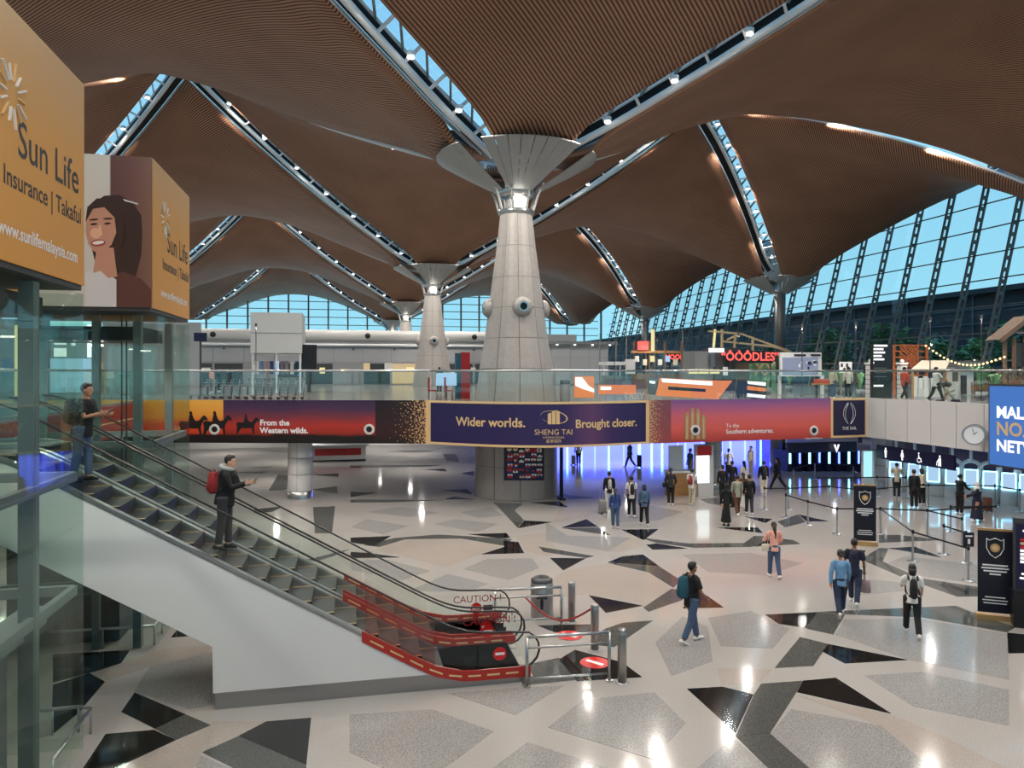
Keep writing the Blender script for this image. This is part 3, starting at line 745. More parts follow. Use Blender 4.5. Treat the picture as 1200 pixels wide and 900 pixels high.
# ---------------------------------------------------------------- outside: forecourt, dark building, trees
struct(MB().ab((52.6, -40, UP - 0.6), (170, 320, UP - 0.1)).build('ground_forecourt', 'asphalt'))
ob = empty('terminal_building', (102, 130, UP), 'long dark building outside behind the right glass wall', 'building')
MB().ab((96, 10, UP), (112, 330, 18.0)).build('wall', 'outside_dark', ob)
MB().ab((94.5, 10, 18.0), (113, 330, 18.8)).build('roof', 'outside_dark', ob)
for k in range(5): MB().ab((95.8, 10, 6.5 + 2.3 * k), (96, 330, 6.68 + 2.3 * k)).build('floor_line', 'outside_line', ob)
for k in range(22): MB().ab((95.78, 14 + 14 * k, UP), (96, 14.25 + 14 * k, 18)).build('pier', 'outside_line', ob)
def blob_tree(px, topy, d, w, label, mt='leaf', zb=UP - 0.1):
    random.seed(int(px * 7 + topy))
    c = at(px, topy, d); top = c.z; h = top - zb
    t = empty('broadleaf_tree', (c.x, c.y, zb), label, 'tree', 'trees outside the glass wall')
    MB().path([(c.x, c.y, zb), (c.x + 0.1, c.y, zb + h * 0.35), (c.x, c.y + 0.1, zb + h * 0.7)], [0.28, 0.2, 0.1], 7).build('trunk', 'bark', t)
    b = MB(); n = 520
    for _ in range(n):
        a = random.uniform(0, 6.283); u = random.uniform(-1, 1); rr = random.uniform(0.55, 1.0)
        q = math.sqrt(1 - u * u)
        p = Vector((c.x + w / 2 * rr * q * math.cos(a), c.y + w / 2 * rr * q * math.sin(a), zb + h * 0.60 + h * 0.40 * rr * u))
        s = random.uniform(0.5, 1.1); rot = Matrix.Rotation(random.uniform(0, 6.28), 3, 'Z') @ Matrix.Rotation(random.uniform(-0.9, 0.9), 3, 'X')
        b.add([p + rot @ Vector(v) * s for v in ((-.5, 0, 0), (0, -.35, .12), (.5, 0, 0), (0, .35, .12))], [(0, 1, 2, 3)])
    b.build('foliage', mt, t)['kind'] = 'stuff'
blob_tree(1198, 368, 74, 7.5, 'dark broadleaf tree outside at the far right edge of the glass wall')
blob_tree(1095, 394, 88, 5.0, 'low leafy tree outside behind the market stall canopy', 'leaf2')
blob_tree(1040, 378, 80, 6.0, 'dark bushy tree outside behind the black information totem')
blob_tree(972, 384, 96, 6.5, 'dark tree outside behind the framed photo board', 'leaf')
blob_tree(1146, 397, 90, 4.5, 'small pale green tree outside between two taller trees', 'leaf2')
blob_tree(905, 404, 112, 6.0, 'distant low tree outside above the noodle sign')
# ================================================================ BANNER FRONT, BALUSTRADES
OUT = 0.05
def off_pts(pts, d):                      # push an edge polyline towards the hall (-normal side)
    r = []
    for i, p in enumerate(pts):
        a = pts[max(i - 1, 0)]; b = pts[min(i + 1, len(pts) - 1)]; t = (b - a).normalized()
        r.append(p + Vector((t.y, -t.x, 0)) * d)
    return r
def front_sheet(name, pts, mt, parent, z0=Z_BB, z1=Z_BT, off=0.0):
    q = off_pts(pts, off); L = [0]
    for a, b in zip(q, q[1:]): L.append(L[-1] + (b - a).length)
    return uv_grid(name, [(l / L[-1], (p.x, p.y, z0), (p.x, p.y, z1)) for l, p in zip(L, q)], mt, parent)
def seg(a, b, t0, t1, n=2): return [a.lerp(b, t0 + (t1 - t0) * i / (n - 1)) for i in range(n)]
def tpx(a, b, px):                        # parameter on segment a-b at pixel column px
    tn = math.tan(math.atan((px - 600) / FPX) + YAW)
    d = b - a
    return (a.x - tn * a.y) / (tn * d.y - d.x)
# left banner: sunset with riders
bl = empty('banner_sign', (-3, 35, Z_BB), 'long sunset banner with rider silhouettes on the balcony front', 'banner')
def body_sheet(pts, parent, off=-0.02):
    q = off_pts(pts, off); b = MB()
    for a, c in zip(q, q[1:]): b.bar((a.x, a.y, (Z_BB + Z_BT) / 2), (c.x, c.y, (Z_BB + Z_BT) / 2), 0.05, Z_BT - Z_BB)
    return b.build('backing_board', 'dark_grey', parent)
t_g = tpx(PL0, PL1, 262); t_s = tpx(PL0, PL1, 440); t_e = tpx(PL0, PL1, 499)
body_sheet([PL0, PL1], bl)
front_sheet('sunset_glow', seg(PL0, PL1, 0.0, t_g), 'sunset_gold', bl, off=0.03)
sface = front_sheet('sunset_sky', seg(PL0, PL1, t_g, t_s), 'sunset', bl, off=0.03)
front_sheet('glitter', seg(PL0, PL1, t_s, t_e), 'glitter_r', bl, off=0.03)
front_sheet('gold_edge', seg(PL0, PL1, t_e, 1.0), 'gold_print', bl, off=0.03)
dl = (PL1 - PL0).normalized(); nl = Vector((dl.y, -dl.x, 0))
def on_left(px, py, d=0.04):              # point of the left banner under a pixel
    p = PL0.lerp(PL1, tpx(PL0, PL1, px)); q = p + nl * d
    dep = p.x * SA + p.y * CA
    return Vector((q.x, q.y, EYE - (py - HZ) * dep / FPX))
horse = [(-1.0,0),(-.92,.55),(-1.0,.9),(-.85,1.05),(-.3,1.0),(-.28,1.25),(-.2,1.55),(-.25,1.68),(-.14,1.8),(-.02,1.7),(0,1.5),(.12,1.2),(.25,1.05),(.5,1.1),(.8,1.45),(.95,1.45),(1.15,1.2),(1.1,1.05),(.9,1.15),(.7,.85),(.62,.55),(.7,0),(.55,0),(.45,.5),(-.5,.5),(-.7,.3),(-.85,0)]
for px, py, s in ((226, 510, 0.62), (254, 510, 0.62), (290, 508, 0.50)):
    b = MB(); o = on_left(px, py, 0.042); b.plate([(x * s, y * s) for x, y in horse], o, dl, (0, 0, 1), 0.002); b.build('rider_silhouette', 'black', bl)
fnl = lambda px, py: plane_fn(on_left(px, py, 0.05), dl)
text('lettering', 'From the', 0.36, fnl(305, 495.5), 'white_print', sface, 'LEFT', 0.012)
text('lettering', 'Western wilds.', 0.36, fnl(305, 504.5), 'white_print', sface, 'LEFT', 0.012)
text('lettering', 'eblis', 0.36, fnl(196, 502), 'gold_print', bl, 'LEFT', 0.005)
def wall_nozzle(parent, o, ax):
    ax = Vector(ax).normalized(); n = Vector((ax.y, -ax.x, 0)); m4 = Matrix.Translation(o) @ n.to_track_quat('Z', 'Y').to_matrix().to_4x4()
    b = MB().lathe([(0.24, 0.0), (0.24, 0.05), (0.15, 0.06), (0.13, 0.02)], n=18); me = b.mesh('air_nozzle', 'panel_white'); link('air_nozzle', me, parent, m4)
    link('nozzle_throat', MB().lathe([(0.14, 0.03), (0.0, 0.03)], n=16).mesh('nozzle_throat', 'black'), parent, m4)
wall_nozzle(bl, on_left(252, 503, 0.03), dl); wall_nozzle(bl, on_left(433, 503, 0.03), dl)
# red banner on the side gallery at the far left
rb = empty('banner_sign', (-9.45, 33, 3.6), 'plain red banner on the side gallery behind the glass lift', 'banner')
MB().ab((-9.50, 22, 3.25), (-9.42, 37.0, 4.55)).build('backing_board', 'red_deep', rb)
MB().ab((-9.42, 22, 3.85), (-9.41, 37, 3.90)).build('print_line', 'gold_print', rb)

# centre bulging banner
BP = [bulge(i / 20) for i in range(21)]
bc = empty('banner_sign', (8, 31, Z_BB), 'curved dark purple banner around the column with gold lettering', 'banner')
body_sheet(BP, bc)
pface = front_sheet('purple_face', BP, 'purple_print', bc, Z_BB + 0.10, Z_BT - 0.10, 0.03)
for z0, z1 in ((Z_BB, Z_BB + 0.10), (Z_BT - 0.10, Z_BT)):
    q = off_pts(BP, 0.035); b = MB()
    for a, c in zip(q, q[1:]): b.bar((a.x, a.y, (z0 + z1) / 2), (c.x, c.y, (z0 + z1) / 2), 0.04, z1 - z0)
    b.build('gold_trim', 'gold_print', bc)
for p in (BP[0], BP[-1]):
    MB().box((p.x, p.y - 0.05, (Z_BB + Z_BT) / 2), (0.14, 0.08, Z_BT - Z_BB)).build('gold_post', 'gold_print', bc)
CUM = [0]
for a, c in zip(BP, BP[1:]): CUM.append(CUM[-1] + (c - a).length)
def on_bulge(s, z, d=0.05):
    s = max(0.0, min(CUM[-1] - 1e-4, s)); i = max(k for k in range(20) if CUM[k] <= s); t = (s - CUM[i]) / (CUM[i + 1] - CUM[i])
    tan = (BP[i + 1] - BP[i]).normalized(); p = BP[i].lerp(BP[i + 1], t) + Vector((tan.y, -tan.x, 0)) * d
    return Vector((p.x, p.y, z))
LB = CUM[-1]
bf = lambda f, z: (lambda x, y: on_bulge(LB * f + x, z + y))
text('lettering', 'Wider worlds.', 0.54, bf(0.292, 3.72), 'gold_print', pface, bold=0.012)
text('lettering', 'Brought closer.', 0.50, bf(0.795, 3.66), 'gold_print', pface, bold=0.012)
text('lettering', 'SHENG TAI', 0.33, bf(0.558, 3.33), 'gold_print', pface, bold=0.0)
text('lettering', 'INTERNATIONAL', 0.12, bf(0.558, 3.11), 'gold_print', pface)
text('lettering', '盛泰国际', 0.17, bf(0.558, 2.95), 'gold_print', pface)
b = MB()
lf = bf(0.558, 3.88)
for k, (x0, h0, h1) in enumerate(((-0.26, 0.36, 0.42), (-0.08, 0.46, 0.52), (0.10, 0.52, 0.46))):
    b.add([lf(x0, -0.20), lf(x0 + 0.15, -0.20), lf(x0 + 0.15, h1 - 0.12), lf(x0, h0 - 0.12)], [(0, 1, 2, 3)])
b.build('logo_towers', 'gold_print', bc)
V = []; F = []; n = 40
for k in range(n + 1):
    a = R(-150) + R(330) * k / n; w = 0.05 * math.sin(math.pi * k / n) + 0.004
    for q in (1.0 + w, 1.0 - w): V.append(lf(0.54 * q * math.cos(a) * 1.05, 0.10 + 0.26 * q * math.sin(a) + 0.12 * math.cos(a) * -0.6))
for k in range(n): F.append((2 * k, 2 * k + 1, 2 * k + 3, 2 * k + 2))
MB().add(V, F).build('logo_orbit', 'gold_print', bc)

# right banner
br = empty('banner_sign', (19, 31.5, Z_BB), 'long dusk-red banner with twin tower picture on the balcony front', 'banner')
body_sheet([PR0, PR1], br)
dr = (PR1 - PR0).normalized(); nr_ = Vector((dr.y, -dr.x, 0))
ta, tb2 = tpx(PR0, PR1, 786), tpx(PR0, PR1, 973)
front_sheet('glitter', seg(PR0, PR1, 0.0, ta), 'glitter_l', br, off=0.03)
dface = front_sheet('dusk_sky', seg(PR0, PR1, ta, tb2), 'dusk', br, off=0.03)
def on_right(px, py, d=0.045):
    p = PR0.lerp(PR1, tpx(PR0, PR1, px)); q = p + nr_ * d; dep = p.x * SA + p.y * CA
    return Vector((q.x, q.y, EYE - (py - HZ) * dep / FPX))
fnr = lambda px, py: plane_fn(on_right(px, py), dr)
text('lettering', 'To the', 0.26, fnr(850, 499), 'white_print', dface, 'LEFT')
text('lettering', 'Southern adventures.', 0.30, fnr(850, 506), 'white_print', dface, 'LEFT', 0.004)
text('lettering', 'Senate Of Malaysia', 0.13, fnr(953, 513.5), 'white_print', dface)
for k, (x0, hh) in enumerate(((-0.42, 1.25), (-0.14, 1.45), (0.16, 1.40), (0.44, 1.15))):
    o = on_right(814, 515, 0.04)
    b = MB().plate([(x0 - .11, 0), (x0 + .11, 0), (x0 + .11, hh * .8), (x0 + .06, hh), (x0 - .06, hh), (x0 - .11, hh * .8)], o, dr, (0, 0, 1), 0.003); b.build('tower_print', 'gold', br)
    b = MB().plate([(x0 - .03, 0.05), (x0 + .03, 0.05), (x0 + .03, hh * .85), (x0 - .03, hh * .85)], on_right(814, 515, 0.045), dr, (0, 0, 1), 0.003); b.build('tower_print', 'beige_edge', br)
wall_nozzle(br, on_right(814, 504, 0.05), dr); wall_nozzle(br, on_right(953, 504.5, 0.03), dr)
sl = empty('sign_panel', PR1 + Vector((-0.7, 0, Z_BB)), 'square dark purple sail emblem sign with gold frame at the balcony corner', 'sign')
p0 = PR0.lerp(PR1, tb2); w = (PR1 - p0).length
MB().bar(p0 + nr_ * 0.04 + Vector((0, 0, (Z_BB + Z_BT) / 2)), PR1 + nr_ * 0.04 + Vector((0, 0, (Z_BB + Z_BT) / 2)), 0.05, Z_BT - Z_BB).build('frame', 'gold_print', sl)
MB().bar(p0 + dr * 0.12 + nr_ * 0.06 + Vector((0, 0, (Z_BB + Z_BT) / 2)), PR1 - dr * 0.12 + nr_ * 0.06 + Vector((0, 0, (Z_BB + Z_BT) / 2)), 0.05, Z_BT - Z_BB - 0.24).build('face', 'navy', sl)
o = p0.lerp(PR1, 0.5) + nr_ * 0.09 + Vector((0, 0, 3.85)); fs = plane_fn(o, dr)
for sgn, sc in ((-1, 1.0), (1, 1.0), (-1, 0.6), (1, 0.55)):
    pts = [fs(sgn * (0.06 + sc * 0.30 * math.sin(t * math.pi / 10) ** 0.8), -0.5 + 1.05 * t / 10 * (0.85 + 0.15 * sc)) for t in range(11)]
    MB().path(pts, 0.012, 4).build('sail_line', 'white_print', sl)
text('lettering', 'THE SAIL', 0.22, plane_fn(o + Vector((0, 0, -0.72)), dr), 'white_print', sl)

# ---------------------------------------------------------------- glass balustrades
def balustrade(pts, label, z0=UP + 0.10, z1=EYE + 0.06, pane=1.9, mid=True):
    e = empty('balustrade', (pts[0].x, pts[0].y, UP), label, 'railing')
    q = [Vector((p.x, p.y, 0)) for p in pts]
    MB().path([p + Vector((0, 0, z1)) for p in q], 0.045, 8).build('handrail', 'steel', e, True)
    b = MB()
    for a, c in zip(q, q[1:]): b.bar(a + Vector((0, 0, UP + 0.06)), c + Vector((0, 0, UP + 0.06)), 0.06, 0.12)
    b.build('base_channel', 'brushed', e)
    for a, c in zip(q, q[1:]):
        L = (c - a).length; n = max(1, round(L / pane)); d = (c - a) / n
        for k in range(n):
            g0 = a + d * (k + 0.01); g1 = a + d * (k + 0.99)
            MB().bar(g0 + Vector((0, 0, (z0 + z1) / 2)), g1 + Vector((0, 0, (z0 + z1) / 2)), 0.02, z1 - z0 - 0.1).build('pane', 'glass_clear', e)
    return e
IN = -0.16
balustrade(off_pts([PL0, PL1], IN), 'glass balustrade above the sunset banner on the left')
balustrade(off_pts([bulge(i / 5) for i in range(6)], IN), 'curved glass balustrade in front of the nearest column')
balustrade(off_pts([PR0, PR1], IN), 'glass balustrade above the dusk-red banner')
balustrade([Vector((25.05, 31.8, 0)), Vector((25.05, 14, 0))], 'glass balustrade above the white balcony panels on the right')
balustrade([Vector((-9.6, 37, 0)), Vector((-9.6, 19.0, 0))], 'glass balustrade of the side gallery behind the lifts')

# ================================================================ ESCALATORS
XC = 2.05; TAN = 0.577
def nose(x):
    k = 0.22; a = (XC - x) / k
    z = TAN * k * (a if a > 30 else math.log1p(math.exp(a)))
    d = (4.5 - z) / 0.10
    return 4.5 - 0.10 * (d if d > 30 else math.log1p(math.exp(d)))
def nose2(x):                             # line of the side panels, which stops a little above the floor
    k = 0.16; a = (XC - 0.35 - x) / k
    z = 0.2 + TAN * k * (a if a > 30 else math.log1p(math.exp(a)))
    d = (4.5 - z) / 0.10
    return 4.5 - 0.10 * (d if d > 30 else math.log1p(math.exp(d)))
XS = [3.15, 2.9, 2.6, 2.3, 2.1, 1.9, 1.7, 1.5, 1.2, 0.8, 0.2, -1, -2.5, -4, -5, -5.5, -5.8, -6.1, -6.5, -7.4]
def ribbon(y0, y1, lo, hi, xs=XS, fl_=None):
    b = MB(); V = []
    for x in xs:
        z = nose2(x); zl = (fl_ or nose2)(x)
        V += [(x, y0, zl + lo), (x, y1, zl + lo), (x, y1, z + hi), (x, y0, z + hi)]
    F = []
    for i in range(len(xs) - 1):
        for j in range(4): F.append((4 * i + j, 4 * i + 4 + j, 4 * i + 4 + (j + 1) % 4, 4 * i + (j + 1) % 4))
    F += [(3, 2, 1, 0), tuple(4 * (len(xs) - 1) + j for j in range(4))]
    return b.add(V, F)
step_me = MB().ab((0, 0.0, -0.23), (0.405, 0.98, 0.0), 0).ab((-0.005, 0.0, -0.22), (0.02, 0.05, 0.012), 1).ab((-0.005, 0.93, -0.22), (0.02, 0.98, 0.012), 1).ab((0.0, 0.0, 0.0), (0.40, 0.03, 0.01), 1).ab((0.0, 0.955, 0.0), (0.40, 0.98, 0.01), 1).mesh('step', ['step_metal', 'beige_edge'])
def handrail_loop(y):
    pts = []
    for x in XS[::-1][2:-1]: pts.append((x, y, nose(x) + 0.95))
    cx_, cz_, r = 3.15, 0.60, 0.345
    for k in range(1, 9):
        a = R(90 - 24 * k); pts.append((cx_ + r * math.cos(a), y, cz_ + r * math.sin(a)))
    return MB().path(pts, [(0.036, 0.020)] * len(pts), 8)
def escalator(y0, label, near):
    e = empty('escalator', (XC, y0 + 0.7, 0), label, 'escalator')
    ya, yb = y0 + 0.08, y0 + 1.32                 # the two balustrades
    yl = y0 + 0.21
    k = 0; x = XC
    while x > -5.6:
        z = (XC - x) * TAN
        link('step', step_me, e, Matrix.Translation((x - 0.40, yl, min(4.5, z + 0.115)))); x -= 0.40; k += 1
    MB().ab((XC, yl, -0.02), (3.4, yl + 0.98, 0.015)).build('comb_plate', 'brushed', e)
    MB().ab((-7.5, yl, 4.44), (-5.65, yl + 0.98, 4.515)).build('comb_plate', 'brushed', e)
    for y, s in ((ya, 1), (yb, -1)):
        ribbon(y - 0.075, y + 0.075, 0.03, 0.08).build('deck', 'steel', e)
        ribbon(y + s * 0.06, y + s * 0.09, -0.20, 0.05, XS, nose).build('skirt', 'brushed', e)
        cut = [-7.4, -6.1, -5.5, -4.0, -2.5, -1.0, 0.2, 1.5, 2.3, 3.15]
        for c0, c1 in zip(cut, cut[1:]):
            xs = sorted([c0 + 0.012, c1 - 0.012] + [v for v in XS if c0 < v < c1])
            if c1 > 3: xs += [3.3, 3.42]
            V = []; 
            for xx in xs:
                top = nose(min(xx, 3.15)) + 0.92
                if xx > 3.2: top = 0.60 + math.sqrt(max(0.0, 0.32 ** 2 - (xx - 3.15) ** 2))
                V += [(xx, y, nose2(xx) + 0.08), (xx, y, top)]
            F = [(2 * i, 2 * i + 2, 2 * i + 3, 2 * i + 1) for i in range(len(xs) - 1)]
            MB().add(V, F).build('glass_pane', 'glass_red' if c0 >= 0.1 and near and s == 1 and c1 < 2 else 'glass_clear', e)
        handrail_loop(y).build('handrail', 'rubber', e, True)
        red = [v for v in XS if v <= 1.5 and v >= -1] + [2.0, 2.3, 2.6, 2.9, 3.15, 3.3]
        red = [v for v in sorted(set(red + [-0.2, 0.15])) if v >= (0.15 if near and s == 1 else -0.2)]
        (ribbon(y - 0.10, y - 0.085, -0.09, 0.11, red) if near and s == 1 else ribbon(y - 0.02, y + 0.02, 0.07, 0.23, red)).build('red_strip', 'red_band', e)
        for t in range(8 if near and s == 1 else 9):
            xx = (0.3 if near and s == 1 else -0.1) + t * 0.36
            zz = nose2(xx)
            yy = y - 0.103 if near and s == 1 else y - 0.024; zz += -0.10 if near and s == 1 else 0.04; dz = -0.10 if near and s == 1 else 0.04
            MB().add([(xx, yy, zz + 0.09), (xx + 0.24, yy, nose2(xx + 0.24) + 0.09 + dz), (xx + 0.24, yy, nose2(xx + 0.24) + 0.125 + dz), (xx, yy, zz + 0.125)], [(0, 1, 2, 3)]).build('printed_mark', 'gold_print', e)
        # caution sticker on the newel glass
        sg = MB().lathe([(0.0, 0.0), (0.13, 0.0)], n=20); me = sg.mesh('no_entry_disc', 'red')
        yy = y - 0.008
        d_ = link('no_entry_disc', me, e, Matrix.Translation((2.72, yy, 0.55)) @ Matrix.Rotation(R(90), 4, 'X'))
        MB().add([(2.63, yy - .002, .525), (2.81, yy - .002, .525), (2.81, yy - .002, .575), (2.63, yy - .002, .575)], [(0, 1, 2, 3)]).build('no_entry_bar', 'white_print', e)
        if not (near and s == 1):
            MB().add([(2.88, yy, .49), (3.10, yy, .49), (3.10, yy, .61), (2.88, yy, .61)], [(0, 1, 2, 3)]).build('info_sticker', 'dark_grey', e)
            text('lettering', 'CAUTION !', 0.22, plane_fn((2.75, yy - 0.002, 0.76), (1, 0, 0)), 'red_deep', e)
    # truss cladding below
    def under(x):
        return max(0.30, min(3.45, 1.11 - 0.59 * (x + 2.4))) if x < -2.39 else 0.30
    xs = [3.1, 2.6, 2.3, 2.1, 1.9, 1.7, 1.5, 1.0, 0, -1.2, -2.39, -2.4, -4.5, -5.6, -5.9, -6.4, -9.0]
    V = []; F = []
    for x in xs:
        lo = 0.30 if x > -2.395 else under(x)
        hi = max(lo + 0.002, nose2(max(x, -7.4)) + 0.0)
        V += [(x, y0, lo), (x, y0 + 1.40, lo), (x, y0 + 1.40, hi), (x, y0, hi)]
    for i in range(len(xs) - 1):
        for j in range(4): F.append((4 * i + j, 4 * i + 4 + j, 4 * i + 4 + (j + 1) % 4, 4 * i + (j + 1) % 4))
    n = len(xs) - 1; F += [(3, 2, 1, 0), (4 * n, 4 * n + 1, 4 * n + 2, 4 * n + 3)]
    # keep only the side skins and the underside so the step well stays open
    keep = [f for f in F if not (f[0] % 4 == 2 and f[1] % 4 == 2 and f[2] % 4 == 3)]
    MB().add(V, keep).build('cladding', 'white_wall', e)
    MB().ab((-2.36, y0 + 0.03, 0.0), (3.12, y0 + 1.37, 0.30)).build('plinth', 'brushed', e)
    ribbon(y0 - 0.01, y0 + 0.02, 0.0, 0.045, [v for v in XS if v < 3.2]).build('edge_trim', 'brushed', e)
    return e
escalator(13.60, 'nearer escalator with white side cladding and red printed strips', True)
escalator(15.10, 'farther escalator running alongside, next to the gallery', False)

# ---------------------------------------------------------------- barriers round the escalator foot
def hoop(a, b, h, label, r=0.03):
    a, b = Vector(a), Vector(b); e = empty('guard_rail', a, label, 'barrier', 'escalator guard rails')
    z = Vector((0, 0, 1))
    for p in (a, b): MB().tube(p, p + z * h, r, 10).build('post', 'steel', e, True); MB().lathe([(0.0, 0.02), (0.07, 0.02), (0.07, 0.0)], p, 14).build('foot_plate', 'steel', e)
    MB().tube(a + z * h, b + z * h, r, 10).build('top_rail', 'steel', e, True)
    MB().tube(a + z * h * 0.78, b + z * h * 0.78, r * 0.7, 8).build('mid_rail', 'steel', e, True)
    MB().tube(a + z * h * 0.16, b + z * h * 0.16, r * 0.7, 8).build('low_rail', 'steel', e, True)
hoop(fl(617.5, 805), fl(714, 798), 0.93, 'steel guard rail at the nearer escalator exit')
hoop(fl(580, 735), fl(658, 731), 0.86, 'steel guard rail at the farther escalator exit beside the bin')
def bollard(px, py, h, label):
    p = fl(px, py); e = empty('bollard', p, label, 'bollard', 'escalator bollards')
    MB().lathe([(0.0, 0.0), (0.085, 0.0), (0.085, h - 0.02), (0.07, h), (0.0, h)], p, 16).build('post', 'brushed', e, True)
    MB().lathe([(0.088, h - 0.10), (0.088, h - 0.07)], p, 16).build('ring', 'steel', e, True)
    MB().lathe([(0.12, 0.0), (0.12, 0.015), (0.08, 0.02)], p, 16).build('foot_plate', 'steel', e, True)
    return p
bollard(729, 800, 1.03, 'steel bollard at the nearer guard rail, closest to the viewer')
bp1 = bollard(697, 762, 0.98, 'steel bollard holding the near end of the red rope')
bollard(670, 729, 0.95, 'steel bollard beside the farther guard rail')
rp0, rp1 = fl(615, 730) + Vector((0, 0, 0.62)), bp1 + Vector((0, 0, 0.93))
rope = empty('barrier_rope', rp0, 'red rope sagging between guard rail and bollard', 'rope')
pts = [rp0.lerp(rp1, t / 14) - Vector((0, 0, 0.42 * math.sin(math.pi * t / 14))) for t in range(15)]
MB().path(pts, 0.022, 8).build('rope', 'red_deep', rope, True)
for p in (rp0, rp1): MB().ball(p, 0.035).build('hook', 'steel', rope, True)
bp = fl(635, 722)
bn = empty('litter_bin', bp, 'round stainless steel litter bin behind the escalator foot', 'bin')
MB().lathe([(0.27, 0.0), (0.27, 0.82), (0.24, 0.86), (0.20, 0.88)], bp, 24).build('body', 'brushed', bn, True)
MB().lathe([(0.26, 0.80), (0.26, 0.90), (0.18, 0.95), (0.17, 0.90), (0.0, 0.88)], bp, 24).build('lid_ring', 'dark_grey', bn, True)
vdir = Vector((-bp.x, -bp.y, 0)).normalized(); side = Vector((-vdir.y, vdir.x, 0))
o = bp + vdir * 0.275 + Vector((0, 0, 0.55))
MB().plate([(-.13, -.06), (.13, -.06), (.13, .06), (-.13, .06)], o, side, (0, 0, 1), 0.004).build('label_plate', 'dark_grey', bn)
MB().plate([(-.03, -.30), (.03, -.30), (.04, -.1), (.0, -.02), (-.04, -.1)], o, side, (0, 0, 1), 0.004).build('person_pictogram', 'black', bn)
for (px, py), lb in (((697, 777), 'red no entry floor sticker at the nearer escalator exit'), ((667, 745), 'red no entry floor sticker at the farther escalator exit')):
    p = fl(px, py); e = empty('floor_sticker', p, lb, 'sticker', 'no entry floor stickers')
    MB().lathe([(0.0, 0.012), (0.30, 0.012), (0.30, 0.008)], p, 28).build('disc', 'red', e)
    MB().box(p + Vector((0, 0, 0.014)), (0.10, 0.40, 0.003), R(38)).build('bar', 'white_print', e)

# ================================================================ GLASS LIFT SHAFTS AND BILLBOARDS
def shaft(x0, x1, y0, y1, zt, label, posts, transoms):
    e = empty('lift_shaft', ((x0 + x1) / 2, (y0 + y1) / 2, 0), label, 'lift', 'glass lift shafts')
    for x, y, w in posts: MB().ab((x - w / 2, y - w / 2, 0), (x + w / 2, y + w / 2, zt)).build('post', 'grey_metal', e)
    for z in transoms:
        b = MB(); c = [(x0 + .1, y0 + .1), (x1 - .1, y0 + .1), (x1 - .1, y1 - .1), (x0 + .1, y1 - .1)]
        for i in range(4): b.bar((*c[i], z), (*c[(i + 1) % 4], z), 0.10, 0.14)
        b.build('ring_beam', 'grey_metal', e)
    zz = [0.05] + list(transoms) + [zt]
    for z0, z1 in zip(zz, zz[1:]):
        n = 2
        for k in range(n):
            ya = y0 + (y1 - y0) * k / n; yb = y0 + (y1 - y0) * (k + 1) / n
            MB().ab((x1 - 0.01, ya + .01, z0 + .01), (x1 + 0.01, yb - .01, z1 - .01)).build('pane', 'glass_green', e)
            xa = x0 + (x1 - x0) * k / n; xb = x0 + (x1 - x0) * (k + 1) / n
            MB().ab((xa + .01, y1 - 0.01, z0 + .01), (xb - .01, y1 + 0.01, z1 - .01)).build('pane', 'glass_green', e)
            MB().ab((xa + .01, y0 - 0.01, z0 + .01), (xb - .01, y0 + 0.01, z1 - .01)).build('pane', 'glass_green', e)
    return e
s1 = shaft(-7.7, -4.1, 9.0, 12.55, 7.12, 'nearer glass lift shaft under the large orange billboard', [(-4.28, 11.05, 0.19), (-7.5, 9.2, .2), (-7.5, 12.35, .2)], (2.55, 4.3))
s2 = shaft(-7.6, -4.1, 16.95, 20.1, 7.12, 'farther glass lift shaft under the portrait billboard', [(-4.52, 17.1, 0.16), (-5.35, 17.15, 0.14), (-4.55, 19.95, .17), (-7.4, 17.1, .16), (-7.4, 19.9, .16)], (2.45, 4.35))
for dx in (0, 0.10): MB().tube((-5.15 + dx, 18.2, 0.1), (-5.15 + dx, 18.2, 7.2), 0.018, 6).build('cable', 'black', s2)
MB().ab((-7.0, 17.6, 6.6), (-4.6, 19.5, 6.9)).build('machine_beam', 'dark_grey', s2)
MB().ab((-7.0, 9.6, 6.7), (-4.5, 12.1, 7.0)).build('machine_beam', 'dark_grey', s1)
# lift landing doors at the ground of the nearer shaft, and dark cabin of the other
MB().ab((-4.5, 9.3, 0.0), (-4.3, 9.75, 2.5)).build('door_jamb', 'dark_grey', s1)
MB().ab((-4.55, 11.55, 0.0), (-4.45, 11.68, 2.3)).build('door_jamb', 'dark_grey', s1)
MB().ab((-4.62, 9.3, 2.3), (-4.3, 11.7, 2.55)).build('door_head', 'grey_metal', s1)
MB().ab((-4.60, 10.6, 0.0), (-4.50, 10.95, 2.3)).build('door_leaf', 'mid_grey', s1)
MB().ab((-4.43, 11.58, 1.30), (-4.41, 11.66, 1.62)).build('indicator', 'red', s1)
MB().ab((-4.43, 11.58, 1.08), (-4.41, 11.66, 1.16)).build('call_button', 'white_print', s1)
MB().ab((-7.2, 17.5, 0.05), (-5.0, 19.8, 2.3)).build('cabin', 'dark_grey', s2)
MB().ab((-7.25, 17.35, 1.1), (-5.0, 17.45, 1.4)).build('cabin_rail', 'grey_metal', s2)
for x_, y_ in ((-5.9, 10.8), (-5.8, 18.6)):
    link('added_lift_lamp', lens_mesh, s1 if y_ < 12 else s2, Matrix.Translation((x_, y_, 6.6))); spot('lift_fill_light', (x_, y_, 6.4), 260, size=R(165))  # lamps added inside the shafts to brighten them
for y_ in (12, 18, 24, 30): spot('gallery_fill_light', (-12.5, y_, 3.4), 220, size=R(165))  # unseen spots added to lighten the space under the gallery
